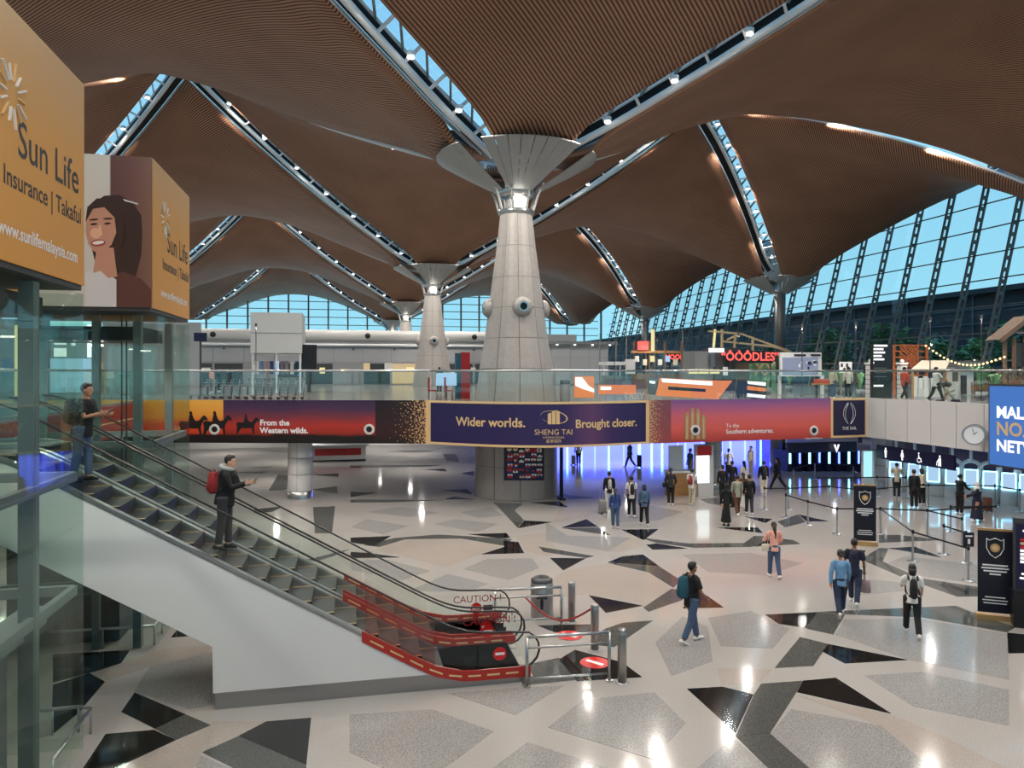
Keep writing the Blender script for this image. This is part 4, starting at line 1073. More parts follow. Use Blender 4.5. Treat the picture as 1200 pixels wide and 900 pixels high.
# stone plinths and low rails round the shafts
def low_rail(pts, label):
    e = empty('low_rail', pts[0], label, 'railing', 'low rails round the lifts')
    MB().path([p + Vector((0, 0, 0.42)) for p in pts], 0.03, 8).build('rail', 'steel', e, True)
    for p in pts[1:] + [pts[0].lerp(pts[1], 0.5)]: MB().tube(p, p + Vector((0, 0, 0.42)), 0.02, 8).build('post', 'steel', e, True)
low_rail([fl(58, 764), fl(181, 756), fl(190, 743), fl(206, 728)], 'low steel rail round the farther lift base')
low_rail([fl(30, 865), fl(92, 858), fl(106, 860), fl(62, 925)], 'low steel rail in the near left corner by the lift door')
# billboards: orange boxes on top of the shafts
def billboard(x0, x1, y0, y1, z0, z1, label):
    e = empty('billboard', ((x0 + x1) / 2, (y0 + y1) / 2, z0), label, 'billboard', 'lift shaft billboards')
    MB().ab((x0, y0, z0), (x1, y1, z1)).build('box', 'orange_ad', e)
    sp_ = uv_grid('side_print', [(0, (x1 + .012, y0, z0), (x1 + .012, y0, z1)), (1, (x1 + .012, y1, z0), (x1 + .012, y1, z1))], 'orange_grad', e)
    MB().ab((x0, y0, z0 - 0.08), (x1 - .02, y1 - .02, z0)).build('soffit', 'dark_grey', e)
    for k, (dy, dz, s_, t) in enumerate(((0.54, 0.50, 0.66, 'Sun Life'), (0.50, 0.33, 0.34, 'Insurance | Takaful'), (0.46, 0.125, 0.25, 'www.sunlifemalaysia.com'))):
        f = plane_fn((x1 + 0.016, y0 + (y1 - y0) * (dy + 0.10), z0 + (z1 - z0) * dz), (0, 1, 0))
        text('lettering', t, s_ * (y1 - y0) / 3.55, f, 'dark_grey' if k < 2 else 'white_print', sp_, bold=0.004)
    # sun emblem of short strokes
    for k in range(14):
        a = k * 2 * math.pi / 14; o = Vector((x1 + 0.016, y0 + (y1 - y0) * 0.30, z0 + (z1 - z0) * 0.66))
        d = Vector((0, math.cos(a), math.sin(a)))
        MB().bar(o + d * 0.17, o + d * (0.36 + 0.06 * (k % 2)), 0.02, 0.045, up=(1, 0, 0)).build('sun_ray', 'white_print' if k % 3 else 'gold_print', sp_)
    return e
b1 = billboard(-7.7, -4.1, 9.0, 12.55, 7.24, 10.36, 'large plain orange billboard box at the left edge with logo lettering')
b2 = billboard(-7.6, -4.1, 16.5, 20.05, 7.24, 10.36, 'farther billboard box with a smiling woman portrait and orange side')
# portrait print on the front of the farther billboard
PF = lambda x, z, d=0.0: Vector((-7.6 + 3.5 * x, 16.485 - d, 7.24 + 3.12 * z))
uv_grid('portrait_ground', [(0, PF(0.3, 0), PF(0.3, 1)), (1, PF(1, 0), PF(1, 1))], 'portrait_bg', b2)
mat('p_hair', srgb(52, 30, 26), 0.5); mat('p_skin', srgb(196, 140, 116), 0.5); mat('p_top', srgb(214, 206, 206), 0.5); mat('p_shade', srgb(92, 54, 46), 0.5); mat('p_teeth', srgb(235, 225, 215), 0.5); mat('p_lip', srgb(160, 72, 66), 0.5); mat('p_glow', srgb(226, 172, 138), 0.5)
def printed(name, pts, mt, d): MB().add([PF(min(.998, x + .045), z + (.05 if z > .25 else 0), d) for x, z in pts], [tuple(range(len(pts)))]).build(name, mt, b2)
def ell(cx, cz, rx, rz, n=22, a0=0, a1=360, rot=0):
    r = []
    for k in range(n):
        a = R(a0 + (a1 - a0) * k / (n - (0 if a1 - a0 >= 360 else 1)))
        x, z = rx * math.cos(a), rz * math.sin(a); c, s = math.cos(R(rot)), math.sin(R(rot))
        r.append((cx + (x * c - z * s), cz + (x * s + z * c) * 1.0))
    return r
printed('hair_shape', [(.66,.24),(.62,.40),(.60,.52),(.64,.63),(.70,.68),(.78,.69),(.85,.65),(.90,.56),(.905,.44),(.90,.30),(.86,.16),(.74,.10)], 'p_hair', .002)
printed('shoulder_shape', [(.62,.0),(.62,.10),(.72,.20),(.80,.235),(.90,.19),(.97,.12),(1.0,.05),(1.0,0)], 'p_shade', .004)
printed('top_shape', [(.60,.0),(.60,.22),(.66,.25),(.74,.20),(.765,.18),(.765,0)], 'p_top', .006)
printed('neck_shape', [(.64,.22),(.66,.34),(.75,.34),(.77,.20),(.72,.19),(.68,.235)], 'p_skin', .007)
printed('face_shape', [(.615,.36),(.60,.44),(.605,.53),(.63,.60),(.68,.635),(.735,.61),(.765,.53),(.765,.44),(.74,.36),(.69,.305),(.645,.31)], 'p_skin', .009)
printed('cheek_shape', ell(.655,.43,.03,.035), 'p_glow', .010)
printed('fringe_shape', [(.60,.50),(.61,.60),(.66,.66),(.74,.66),(.80,.58),(.81,.42),(.79,.34),(.765,.44),(.755,.54),(.70,.605),(.64,.59)], 'p_hair', .011)
printed('lips_shape', ell(.668,.368,.040,.022,20,0,360,12), 'p_lip', .012)
printed('teeth_shape', ell(.668,.370,.032,.012,16,0,360,12), 'p_teeth', .013)
printed('eye_shape', ell(.645,.490,.019,.007,12,0,360,10), 'p_hair', .012); printed('eye_shape', ell(.718,.498,.019,.007,12,0,360,10), 'p_hair', .012)
printed('brow_shape', ell(.645,.520,.026,.006,12,0,360,10), 'p_hair', .012); printed('brow_shape', ell(.720,.530,.026,.006,12,0,360,5), 'p_hair', .012)
printed('nose_shape', [(.672,.485),(.662,.42),(.680,.412),(.690,.425),(.682,.485)], 'p_glow', .012)
printed('hand_glint', [(.80,.665),(.88,.64),(.885,.63),(.81,.65)], 'p_top', .012)
# ================================================================ PEOPLE
mat('skin_a', srgb(178, 128, 100), 0.55); mat('skin_b', srgb(140, 96, 72), 0.55); mat('skin_c', srgb(205, 160, 132), 0.55)
mat('hair_black', (0.010, 0.008, 0.008), 0.5); mat('hair_brown', (0.030, 0.016, 0.010), 0.5)
CL = {'black': (18, 18, 20), 'charcoal': (48, 48, 50), 'navy': (26, 30, 52), 'denim': (66, 86, 114), 'dkdenim': (34, 46, 72), 'ltblue': (104, 148, 186), 'blue': (40, 70, 128),
      'pink': (232, 168, 150), 'white': (222, 220, 216), 'cream': (214, 204, 184), 'beige': (186, 172, 146), 'grey': (128, 128, 126), 'sage': (150, 152, 136), 'red': (150, 40, 40),
      'teal': (34, 82, 98), 'brown': (96, 62, 44), 'mauve': (150, 128, 132), 'steelblue': (72, 100, 130), 'ltgrey': (176, 176, 172), 'orangered': (196, 70, 44)}
for k, v in CL.items(): mat('c_' + k, srgb(*v), 0.8, noise=0.08, scale=14)
def remesh(o, vox, it=2):
    m = o.modifiers.new('skin_union', 'REMESH'); m.mode = 'VOXEL'; m.voxel_size = vox; m.use_smooth_shade = True
    s = o.modifiers.new('soften', 'SMOOTH'); s.factor = 0.5; s.iterations = it
def tubep(b, pts, r, n=10):
    b.path(pts, r, n)
def hand(b, w, d, fwd, s, curl):
    """palm, four unequal fingers and a thumb leaving the side of the palm"""
    d = d.normalized(); f = (fwd - d * fwd.dot(d)).normalized(); nrm = d.cross(f) * s
    pc = w + d * 0.045
    b.path([w - d * 0.01, w + d * 0.03, w + d * 0.085], [(0.020, 0.028), (0.016, 0.040), (0.013, 0.042)], 8)
    for k, ln in enumerate((0.070, 0.078, 0.072, 0.056)):
        base = w + d * 0.075 + f * (0.030 - 0.020 * k)
        m1 = base + (d * math.cos(curl * 0.5) + nrm * math.sin(curl * 0.5)) * ln * 0.5
        m2 = m1 + (d * math.cos(curl * 1.5) + nrm * math.sin(curl * 1.5)) * ln * 0.5
        b.path([base, m1, m2], [0.0095, 0.009, 0.0075], 6)
    tb = w + d * 0.02 + f * 0.034
    t1 = tb + (d * 0.6 + f * 0.7 + nrm * 0.3).normalized() * 0.035; t2 = t1 + (d * 0.9 + f * 0.25 + nrm * 0.4).normalized() * 0.03
    b.path([w + d * 0.012 + f * 0.012, tb, t1, t2], [0.014, 0.0125, 0.011, 0.009], 6)
def person(loc, head, h, label, top='black', bottom='denim', sleeve=0.5, hair='short', hcol='hair_black', skin='skin_a', legs=((0, 5), (0, 5)), arms=((5, 8, 12), (5, 8, 12)),
           shoes='white', fine=False, lean=0, robe=None, look=0, female=False, hood=None, group='travellers in the hall', hijab=None):
    S = h / 1.72
    loc = Vector(loc)
    e = local_empty('person', loc, R(head - 12.2 - 90), label, 'person', group)
    fem = 0.92 if female else 1.0
    vox = 0.013 if fine else 0.02
    hips = [Vector((-0.092, 0, 0.92)), Vector((0.092, 0, 0.92))]
    feet = []; knees = []
    for i, (a, k) in enumerate(legs):
        a, k = R(a), R(k)
        kn = hips[i] + Vector((0, math.sin(a), -math.cos(a))) * 0.43
        an = kn + Vector((0, math.sin(a - k), -math.cos(a - k))) * 0.41
        knees.append(kn); feet.append((an, a - k))
    dz = -min(f[0].z for f in feet) + 0.085
    L = lambda v: Vector((v[0], v[1], v[2] + dz)) * S
    rs = lambda r: tuple(x * S for x in r) if isinstance(r, (tuple, list)) else r * S
    lr = R(lean)
    def up(z, y=0.0, x=0.0):                 # torso point with forward lean from the hips
        q = z - 0.92
        return Vector((x, y * math.cos(lr) + q * math.sin(lr), 0.92 + q * math.cos(lr) - y * math.sin(lr)))
    sh = [up(1.41, 0, -0.175 * fem), up(1.41, 0, 0.175 * fem)]
    el = []; wr = []; fd = []
    for i, (f, o, b_) in enumerate(arms):
        sgn = -1 if i == 0 else 1; f, o, b_ = R(f) + lr, R(o), R(b_)
        d1 = Vector((sgn * math.sin(o), math.sin(f) * math.cos(o), -math.cos(f) * math.cos(o)))
        d2 = Vector((sgn * math.sin(o) * 0.3 - sgn * 0.25 * math.sin(b_), math.sin(f + b_), -math.cos(f + b_))).normalized()
        el.append(sh[i] + d1 * 0.29); wr.append(el[i] + d2 * 0.25); fd.append(d2)
    # ---- continuous body
    b = MB()
    def T(pts, r, n=10): b.path([L(p) for p in pts], [rs(x) for x in r], n)
    T([up(0.84), up(0.93), up(1.05), up(1.22, .01), up(1.36), up(1.43), up(1.47)], [(.13, .09), (.155 * (1.05 if female else 1), .105), (.128 * fem, .092), (.155 * fem, .112), (.165 * fem, .095), (.12 * fem, .075), (.06, .055)], 14)
    hc = up(1.605, 0.012); hr = R(look)
    T([up(1.42), up(1.48, .005), up(1.56, .01)], [.062, .052, .052])
    b.ball(L(hc + Vector((0, 0, .012))), rs((.076, .094, .108)), 14, 10)
    b.ball(L(hc + Vector((0, .032, -.055))), rs((.055, .060, .062)), 12, 8)
    b.path([L(hc + Vector((0, .088, .015))), L(hc + Vector((0, .112, -.022))), L(hc + Vector((0, .088, -.030)))], [rs(.008), rs(.015), rs(.012)], 6)
    for s_ in (-1, 1): b.ball(L(hc + Vector((s_ * .078, -.005, -.005))), rs((.012, .022, .032)), 8, 6)
    for i in (0, 1):
        T([sh[i] * 0.6 + up(1.39) * 0.4, sh[i].lerp(el[i], .12), sh[i].lerp(el[i], .5), el[i], el[i].lerp(wr[i], .4), wr[i]], [.035, .05, .045, .037, .037, .026])
        hb = MB(); hand(hb, wr[i] , fd[i], Vector((0, .75, .66)), 1 if i == 0 else -1, R(24))
        b.add([L(v) for v in hb.v], hb.f)
        T([hips[i] - Vector((0, 0, .03)), hips[i].lerp(knees[i], .5), knees[i], knees[i].lerp(feet[i][0], .35), feet[i][0]], [.088, .076, .055, .056, .038])
        an, ang = feet[i]
        T([an, an + Vector((0, .03, -.04))], [.036, .034])
    o = b.build('body', skin, e); remesh(o, vox * S)
    # ---- face
    f_ = MB()
    for s_ in (-1, 1): f_.ball(L(hc + Vector((s_ * .030, .089, .006))), rs((.013, .008, .008)), 8, 5)
    f_.build('eyes', 'black', e, True)
    MB().ball(L(hc + Vector((0, .093, -.058))), rs((.022, .008, .006)), 8, 5).build('mouth', 'red_deep', e, True)
    # ---- clothes
    b = MB(); g = 0.014
    def C(pts, r, n=12): b.path([L(p) for p in pts], [rs(tuple(q + g for q in x) if isinstance(x, tuple) else x + g) for x in r], n)
    lo = 0.80 if not female else 0.84
    C([up(lo), up(0.93), up(1.05), up(1.22, .01), up(1.36), up(1.425), up(1.462)], [(.172, .126), (.168, .122), (.146 * fem, .106), (.16 * fem, .115), (.168 * fem, .098), (.115 * fem, .075), (.058, .056)], 16)
    for i in (0, 1):
        if sleeve <= 0.55:
            C([sh[i] * 0.55 + up(1.39) * 0.45, sh[i] * 0.86 + up(1.39) * 0.14, sh[i].lerp(el[i], .14), sh[i].lerp(el[i], sleeve), sh[i].lerp(el[i], sleeve + .25)], [.035, .046, .053, .052, .054])
        else:
            C([sh[i] * 0.55 + up(1.39) * 0.45, sh[i] * 0.86 + up(1.39) * 0.14, sh[i].lerp(el[i], .14), sh[i].lerp(el[i], .5), el[i], wr[i]], [.035, .046, .053, .048, .043, .033])
    o = b.build('shirt' if sleeve <= .55 else 'jacket', 'c_' + top, e); remesh(o, 0.017 * S)
    b = MB()
    if robe:
        C([up(1.02), up(.9), (0, 0.0, .55), (0, 0.02, .16)], [(.14, .10), (.17, .125), (.19, .15), (.24, .20)], 18)
    else:
        C([up(.84), up(.92), up(1.0), up(1.06)], [(.150, .108), (.163, .116), (.154, .112), (.132, .098)], 16)
        for i in (0, 1):
            C([hips[i] + Vector((0, 0, .04)), hips[i].lerp(knees[i], .5), knees[i], knees[i].lerp(feet[i][0], .55), feet[i][0].lerp(knees[i], .06)], [.092, .078, .062, .056, .052])
    o = b.build('dress' if robe else 'trousers', 'c_' + (robe or bottom), e); remesh(o, 0.017 * S)
    for i in (0, 1):
        an, ang = feet[i]; pitch = max(-0.9, min(0.35, ang)); c, s_ = math.cos(pitch), math.sin(pitch)
        rot = lambda y, z: Vector((0, y * c - z * s_ * -1 * -1, z * c + y * s_))
        P = [an + rot(y, z) for y, z in ((-.085, -.035), (-.06, -.04), (.02, -.035), (.10, -.052), (.165, -.058))]
        m = MB(); m.path([L(p) for p in P], [rs((.028, .030)), rs((.038, .042)), rs((.042, .042)), rs((.046, .030)), rs((.028, .018))], 10)
        m.build('shoe', 'c_' + shoes, e, True)
    # ---- hair
    m = MB()
    if hijab:
        m.ball(L(hc + Vector((0, -.012, .02))), rs((.098, .108, .125)), 14, 10)
        m.path([L(hc + Vector((0, -.02, -.02))), L(up(1.46)), L(up(1.34))], [rs((.085, .085)), rs((.12, .10)), rs((.17, .13))], 14)
        m.build('headscarf', 'c_' + hijab, e, True)
    else:
        m.ball(L(hc + Vector((0, -.020, .035))), rs((.085, .094, .100)), 14, 10)
        m.ball(L(hc + Vector((0, .030, .085))), rs((.066, .055, .042)), 12, 8)
        if hair == 'long':
            m.path([L(hc + Vector((0, -.035, .03))), L(hc + Vector((0, -.075, -.08))), L(up(1.38, -.115)), L(up(1.24, -.125))], [rs((.086, .07)), rs((.088, .05)), rs((.085, .035)), rs((.05, .018))], 14)
        elif hair == 'bob':
            m.path([L(hc + Vector((0, -.025, .03))), L(hc + Vector((0, -.03, -.06))), L(hc + Vector((0, -.03, -.13)))], [rs((.092, .09)), rs((.098, .085)), rs((.085, .07))], 14)
        elif hair == 'bun':
            m.ball(L(hc + Vector((0, -.11, .0))), rs((.045, .04, .045)), 10, 7)
        m.build('hair', hcol, e, True)
    if hood:
        MB().path([L(up(1.47) + Vector((0.105 * math.cos(t), -.045 + .095 * math.sin(t), .025 + .03 * -math.sin(t)))) for t in [k * math.pi / 6 for k in range(12)]], rs(.042), 10, closed=True).build('hood', 'c_' + hood, e, True)
    info = dict(S=S, wr=[L(w) + 0 * w for w in wr], fd=fd, el=[L(x) for x in el], sh=[L(x) for x in sh], e=e, loc=loc, rz=R(head - 12.2 - 90), top=L(up(1.25)), up=lambda z, y, x=0: L(up(z, y, x)))
    return info
def wp(i, v): return i['loc'] + Matrix.Rotation(i['rz'], 3, 'Z') @ Vector(v)
def backpack(i, col, label, sc=1.0, y=-0.20):
    e = local_empty('backpack', wp(i, i['up'](1.02, y)), i['rz'], label, 'backpack', 'backpacks worn by travellers')
    s = sc * i['S']
    b = MB().path([(0, 0, -.04 * s), (0, 0, .02 * s), (0, -.01, .2 * s), (0, 0, .38 * s), (0, .02 * s, .43 * s)], [(.10 * s, .06 * s), (.15 * s, .085 * s), (.155 * s, .09 * s), (.13 * s, .075 * s), (.06 * s, .03 * s)], 14)
    b.build('pack_body', 'c_' + col, e, True)
    MB().path([(0, -.085 * s, .03 * s), (0, -.095 * s, .12 * s), (0, -.085 * s, .19 * s)], [(.09 * s, .03 * s), (.105 * s, .035 * s), (.08 * s, .025 * s)], 12).build('front_pocket', 'c_' + col, e, True)
    MB().path([(-.03, 0, .42 * s), (-.02, 0, .47 * s), (.02, 0, .47 * s), (.03, 0, .42 * s)], .008, 6).build('grab_loop', 'black', e)
    for sg in (-1, 1):
        MB().path([(sg * .10 * s, .04 * s, .38 * s), (sg * .105 * s, .15 * s, .47 * s), (sg * .11 * s, .31 * s, .38 * s), (sg * .125 * s, .32 * s, .20 * s), (sg * .15 * s, .16 * s, .05 * s), (sg * .13 * s, .05 * s, .04 * s)], [(.022, .008)] * 6, 6).build('strap', 'black', e, True)
def hand_bag(i, side, col, label, drop=0.28, size=(.30, .12, .26), name='tote_bag'):
    w = i['wr'][side]; p = wp(i, (w.x, w.y + .02, w.z - .06))
    e = local_empty(name, (p.x, p.y, max(0.02 + i['loc'].z, p.z - drop - size[2])), i['rz'], label, 'bag', 'bags carried by travellers')
    top = size[2]; x, y = size[1] / 2, size[0] / 2
    b = MB().path([(0, 0, 0), (0, 0, .03), (0, 0, top * .6), (0, 0, top)], [(y * .85, x * .85), (y, x), (y * .95, x * .8), (y * .8, x * .35)], 12)
    q = MB(); q.add([Matrix.Rotation(R(90), 3, 'Z') @ Vector(v) for v in b.v], b.f)
    q.build('bag_body', 'c_' + col, e, True)
    for sx in (-.02, .02): MB().path([(sx, -y * .5, top * .97), (sx * .5, -y * .25, top + drop * .8), (0, 0, top + drop), (sx * .5, y * .25, top + drop * .8), (sx, y * .5, top * .97)], .008, 6).build('handle', 'c_' + col, e, True)
def shoulder_bag(i, side, col, label, z=0.95):
    sg = -1 if side == 0 else 1
    e = local_empty('shoulder_bag', wp(i, i['up'](z - .12, 0.0, sg * .25)), i['rz'], label, 'bag', 'bags carried by travellers')
    b = MB().path([(0, 0, 0), (0, 0, .03), (0, 0, .16), (0, 0, .20)], [(.04, .10), (.055, .125), (.05, .12), (.03, .10)], 12); b.build('bag_body', 'c_' + col, e, True)
    MB().path([(0, -.09, .19), (-sg * .05, -.10, .38), (-sg * .10, 0, .60), (-sg * .05, .10, .38), (0, .09, .19)], [(.012, .006)] * 5, 6).build('strap', 'c_' + col, e, True)
def suitcase(p, rz, col, label, h=0.62, handle=True):
    e = local_empty('suitcase', p, rz, label, 'suitcase', 'wheeled suitcases')
    MB().path([(0, 0, .06), (0, 0, .09), (0, 0, h - .03), (0, 0, h)], [(.17, .10), (.20, .125), (.20, .125), (.17, .10)], 12).build('shell', 'c_' + col, e, True)
    for k in (-.1, 0, .1): MB().ab((k - .012, -.131, .12), (k + .012, -.123, h - .06)).build('rib', 'c_' + col, e)
    for x in (-.13, .13):
        for y in (-.08, .08): MB().path([(x, y - .01, .03), (x, y + .01, .03)], .03, 8).build('wheel', 'black', e)
    if handle: MB().path([(-.08, .07, h), (-.08, .07, h + .36), (.08, .07, h + .36), (.08, .07, h)], .01, 6).build('pull_handle', 'steel', e)
def phone(p, rz, label, tilt=40):
    e = local_empty('phone', p, rz, label, 'phone', 'phones held in hands')
    t = Matrix.Rotation(R(tilt), 3, 'X')
    MB().box((0, 0, 0), (.075, .15, .012), tilt=t).build('case', 'black', e)
    MB().box(t @ Vector((0, 0, .008)), (.066, .138, .004), tilt=t).build('screen', 'screen_pale', e)
WALK = ((22, 6), (-14, 22)); WALK2 = ((-16, 20), (24, 5)); STAND = ((2, 4), (-2, 4)); SWING = ((18, 8, 14), (-16, 8, 10)); SWING2 = ((-16, 8, 10), (18, 8, 14)); REST = ((4, 7, 14), (4, 7, 14))
# on the escalator
z1 = (XC + 4.72) * TAN + 0.115
m1 = person((-4.66, 14.22, 3.98), 0, 1.72, 'man in a black t-shirt and jeans riding the escalator near its top', 'black', 'denim', .5, legs=((6, 4), (-4, 8)), arms=((10, 5, 82), (14, 4, 84)), shoes='black', fine=True, lean=6, skin='skin_a', group='riders on the escalator')
phone(wp(m1, (0.0, m1['wr'][1].y + .10, m1['wr'][1].z + .03)), m1['rz'], 'phone held by the man near the top of the escalator', 35)
backpack(m1, 'black', 'black backpack on the man near the top of the escalator', .9)
m2 = person((-2.30, 14.24, 2.66), 0, 1.72, 'man in black with a grey hood riding lower down the escalator', 'black', 'charcoal', .9, legs=((4, 4), (-3, 6)), arms=((16, 4, 78), (18, 4, 80)), shoes='black', fine=True, lean=8, hood='ltgrey', skin='skin_c', group='riders on the escalator')
phone(wp(m2, (0.0, m2['wr'][1].y + .10, m2['wr'][1].z + .03)), m2['rz'], 'phone held by the man with the grey hood', 35)
backpack(m2, 'red', 'dark red backpack on the man with the grey hood', .85)
# hall, nearest first
p = person(fl(811, 753), 20, 1.77, 'bearded man in black t-shirt and blue jeans with teal backpack', 'black', 'denim', .5, legs=((14, 4), (-12, 14)), arms=((6, 8, 20), (14, 10, 30)), fine=True, skin='skin_b')
backpack(p, 'teal', 'teal backpack on the man in the black t-shirt', 1.0)
p = person(fl(1069, 745), 70, 1.64, 'woman in white top and black trousers with black backpack', 'white', 'black', .5, 'bob', legs=WALK, arms=((30, 8, 60), (10, 10, 20)), fine=True, female=True, skin='skin_c')
backpack(p, 'black', 'black backpack on the woman in the white top', .95)
p = person(fl(985, 722), 75, 1.66, 'woman in a light blue shirt and dark jeans walking away', 'ltblue', 'dkdenim', .9, 'bun', 'hair_brown', legs=((-22, 26), (24, 4)), arms=((-14, 14, 10), (16, 10, 14)), fine=True, female=True)
p = person(fl(1001, 708), 60, 1.70, 'man in a dark navy t-shirt beside the woman in light blue', 'navy', 'dkdenim', .5, legs=WALK, arms=((4, 8, 12), (4, 10, 8)), fine=True, skin='skin_b')
hand_bag(p, 1, 'mauve', 'pale mauve carrier bag in the hand of the man in navy', .14, (.30, .14, .32), 'carrier_bag')
p = person(fl(907, 677), 88, 1.60, 'woman in a pink top and blue jeans with long dark hair', 'pink', 'denim', .9, 'long', 'hair_brown', legs=((10, 4), (-10, 16)), arms=((24, 16, 50), (20, 18, 40)), fine=True, female=True, skin='skin_c')
shoulder_bag(p, 0, 'cream', 'cream shoulder bag of the woman in the pink top')
p = person(fl(721, 619), 92, 1.50, 'girl in a bright blue top and light jeans', 'blue', 'denim', .9, 'long', legs=((6, 4), (-6, 10)), female=True)
hand_bag(p, 0, 'white', 'white bag at the side of the girl in the blue top', .05, (.22, .10, .42))
p = person(fl(755, 616), 88, 1.62, 'woman in a denim shirt and black trousers beside the girl in blue', 'steelblue', 'black', .9, 'bob', legs=WALK, female=True)
p = person(fl(740, 606), 90, 1.66, 'person in white t-shirt and black trousers with a black backpack', 'white', 'black', .5, 'short', legs=((8, 4), (-8, 12)))
backpack(p, 'black', 'black backpack on the person in the white t-shirt', .95)
p = person(fl(714, 599), 90, 1.68, 'man in a black top and white trousers wheeling a grey suitcase', 'black', 'white', .9, legs=((6, 3), (-5, 8)))
backpack(p, 'ltgrey', 'black and pale grey backpack on the man with the suitcase', .9)
suitcase(fl(706, 602), R(20), 'grey', 'grey wheeled suitcase beside the man in white trousers', .58)
p = person(fl(786, 592), 80, 1.64, 'long-haired woman all in black by the wooden counter', 'charcoal', 'black', .9, 'long', female=True, arms=((10, 16, 50), (10, 16, 40)))
shoulder_bag(p, 0, 'black', 'black shoulder bag of the woman by the wooden counter')
p = person(fl(811, 592), 60, 1.62, 'person in a white t-shirt and beige trousers with red backpack', 'white', 'beige', .5, 'short', legs=((5, 4), (-6, 10)))
backpack(p, 'red', 'red backpack on the person by the white light box', .9)
p = person(fl(851, 616), 86, 1.60, 'person in a long black robe at the front of the queue group', 'black', 'black', .9, robe='black', hijab='black', female=True, shoes='black')
p = person(fl(864, 604), 95, 1.66, 'man in a sage top and olive trousers in the queue group', 'sage', 'brown', .9, legs=((-10, 14), (12, 4)), shoes='white')
hand_bag(p, 0, 'charcoal', 'dark bag hanging beside the man in the sage top', .05, (.26, .12, .42))
p = person(fl(878, 603), 80, 1.66, 'man in a black jacket and grey trousers in the queue group', 'black', 'charcoal', .9, legs=((12, 4), (-8, 12)))
p = person(fl(871, 598), 92, 1.60, 'woman in a long white dress between two men in the queue', 'brown', 'white', .9, robe='white', hair='long', hcol='hair_brown', female=True)
p = person(fl(847, 588), 90, 1.66, 'person in black at the left end of the queue group', 'black', 'black', .9)
p = person(fl(858, 582), 80, 1.68, 'person in black jacket behind the robed person in the queue', 'black', 'charcoal', .9, 'short')
p = person(fl(872, 580), 100, 1.62, 'long-haired woman in white further back in the queue', 'white', 'cream', .9, 'long', female=True)
p = person(fl(895, 581), 85, 1.66, 'man in a black jacket and cream trousers carrying a pack', 'black', 'cream', .9)
backpack(p, 'charcoal', 'charcoal backpack on the man in cream trousers', 1.0)
p = person(fl(911, 574), 150, 1.66, 'woman in a blue top and black leggings striding left', 'navy', 'black', .9, 'long', legs=((26, 6), (-24, 14)), arms=SWING2, female=True, shoes='black')
p = person(fl(880, 556), 200, 1.62, 'person in a cream top standing by the far belt barrier', 'cream', 'beige', .9, 'short')
p = person(fl(854, 561), 80, 1.66, 'person in a white shirt at the back of the queue', 'white', 'charcoal', .5)
p = person(fl(1051, 584), 60, 1.66, 'person in a beige top and dark trousers at the blue kiosks', 'beige', 'black', .9, 'short', arms=((50, 8, 40), (40, 8, 40)))
p = person(fl(1071, 596), 80, 1.68, 'grey-haired man all in black with hands behind his back', 'black', 'black', .9, 'short', arms=((-18, 4, 40), (-18, 4, 40)))
p = person(fl(1080, 592), 95, 1.62, 'woman in a cream top and black trousers beside the man in black', 'cream', 'black', .9, 'bob', female=True, shoes='white')
p = person(fl(1125, 603), 20, 1.66, 'man in black facing the woman with the white headscarf', 'black', 'black', .9, 'short', arms=((30, 6, 40), (30, 6, 40)))
p = person(fl(1145, 612), 160, 1.58, 'woman in a navy robe and white headscarf by the barriers', 'navy', 'navy', .9, robe='navy', hijab='white', female=True, arms=((40, 6, 40), (30, 6, 30)), legs=((10, 4), (-10, 8)))
suitcase(fl(1157, 600), R(10), 'brown', 'brown suitcase behind the woman with the white headscarf', .62)
p = person(fl(678, 545), 100, 1.66, 'person in a pale green top under the banner by the drum', 'cream', 'black', .9)
suitcase(fl(672, 545), R(0), 'sage', 'pale green suitcase next to the person under the banner', .6)
p = person(fl(738, 548), 170, 1.66, 'person in grey-blue pushing a black suitcase under the banner', 'steelblue', 'charcoal', .9, 'bob', legs=WALK, female=True)
suitcase(fl(749, 548), R(0), 'black', 'tall black suitcase of the person in grey-blue', .78)
p = person(fl(809, 562), 200, 1.70, 'man in a blue-grey shirt standing behind the white light box', 'steelblue', 'grey', .5)
# upper floor
p = person(fl(1060, 470, UP), 20, 1.68, 'person in an orange-red vest walking on the upper floor', 'orangered', 'black', .9, 'short', legs=WALK, group='people on the upper floor')
p = person(fl(1097, 471.5, UP), 10, 1.68, 'person in a white shirt pushing a stroller on the upper floor', 'white', 'black', .5, 'short', legs=WALK2, arms=((35, 6, 40), (35, 6, 40)), group='people on the upper floor')
p = person(fl(976, 467, UP), 30, 1.62, 'person in a beige top and jeans on the upper floor', 'beige', 'denim', .9, 'short', group='people on the upper floor')
p = person(fl(994, 467, UP), 80, 1.68, 'person in a cream jacket beside the person in jeans upstairs', 'cream', 'charcoal', .9, 'short', group='people on the upper floor')
p = person(fl(515, 461, UP), 80, 1.72, 'dark figure by the red kiosk on the upper floor', 'black', 'black', .9, 'short', group='people on the upper floor')
p = person(fl(248, 460, UP), 200, 1.66, 'person in a pink hoodie behind the luggage trolleys', 'pink', 'grey', .9, 'short', hood='pink', group='people on the upper floor')
p = person(fl(256, 459, UP), 180, 1.64, 'person in black behind the luggage trolleys', 'black', 'black', .9, 'bob', group='people on the upper floor')
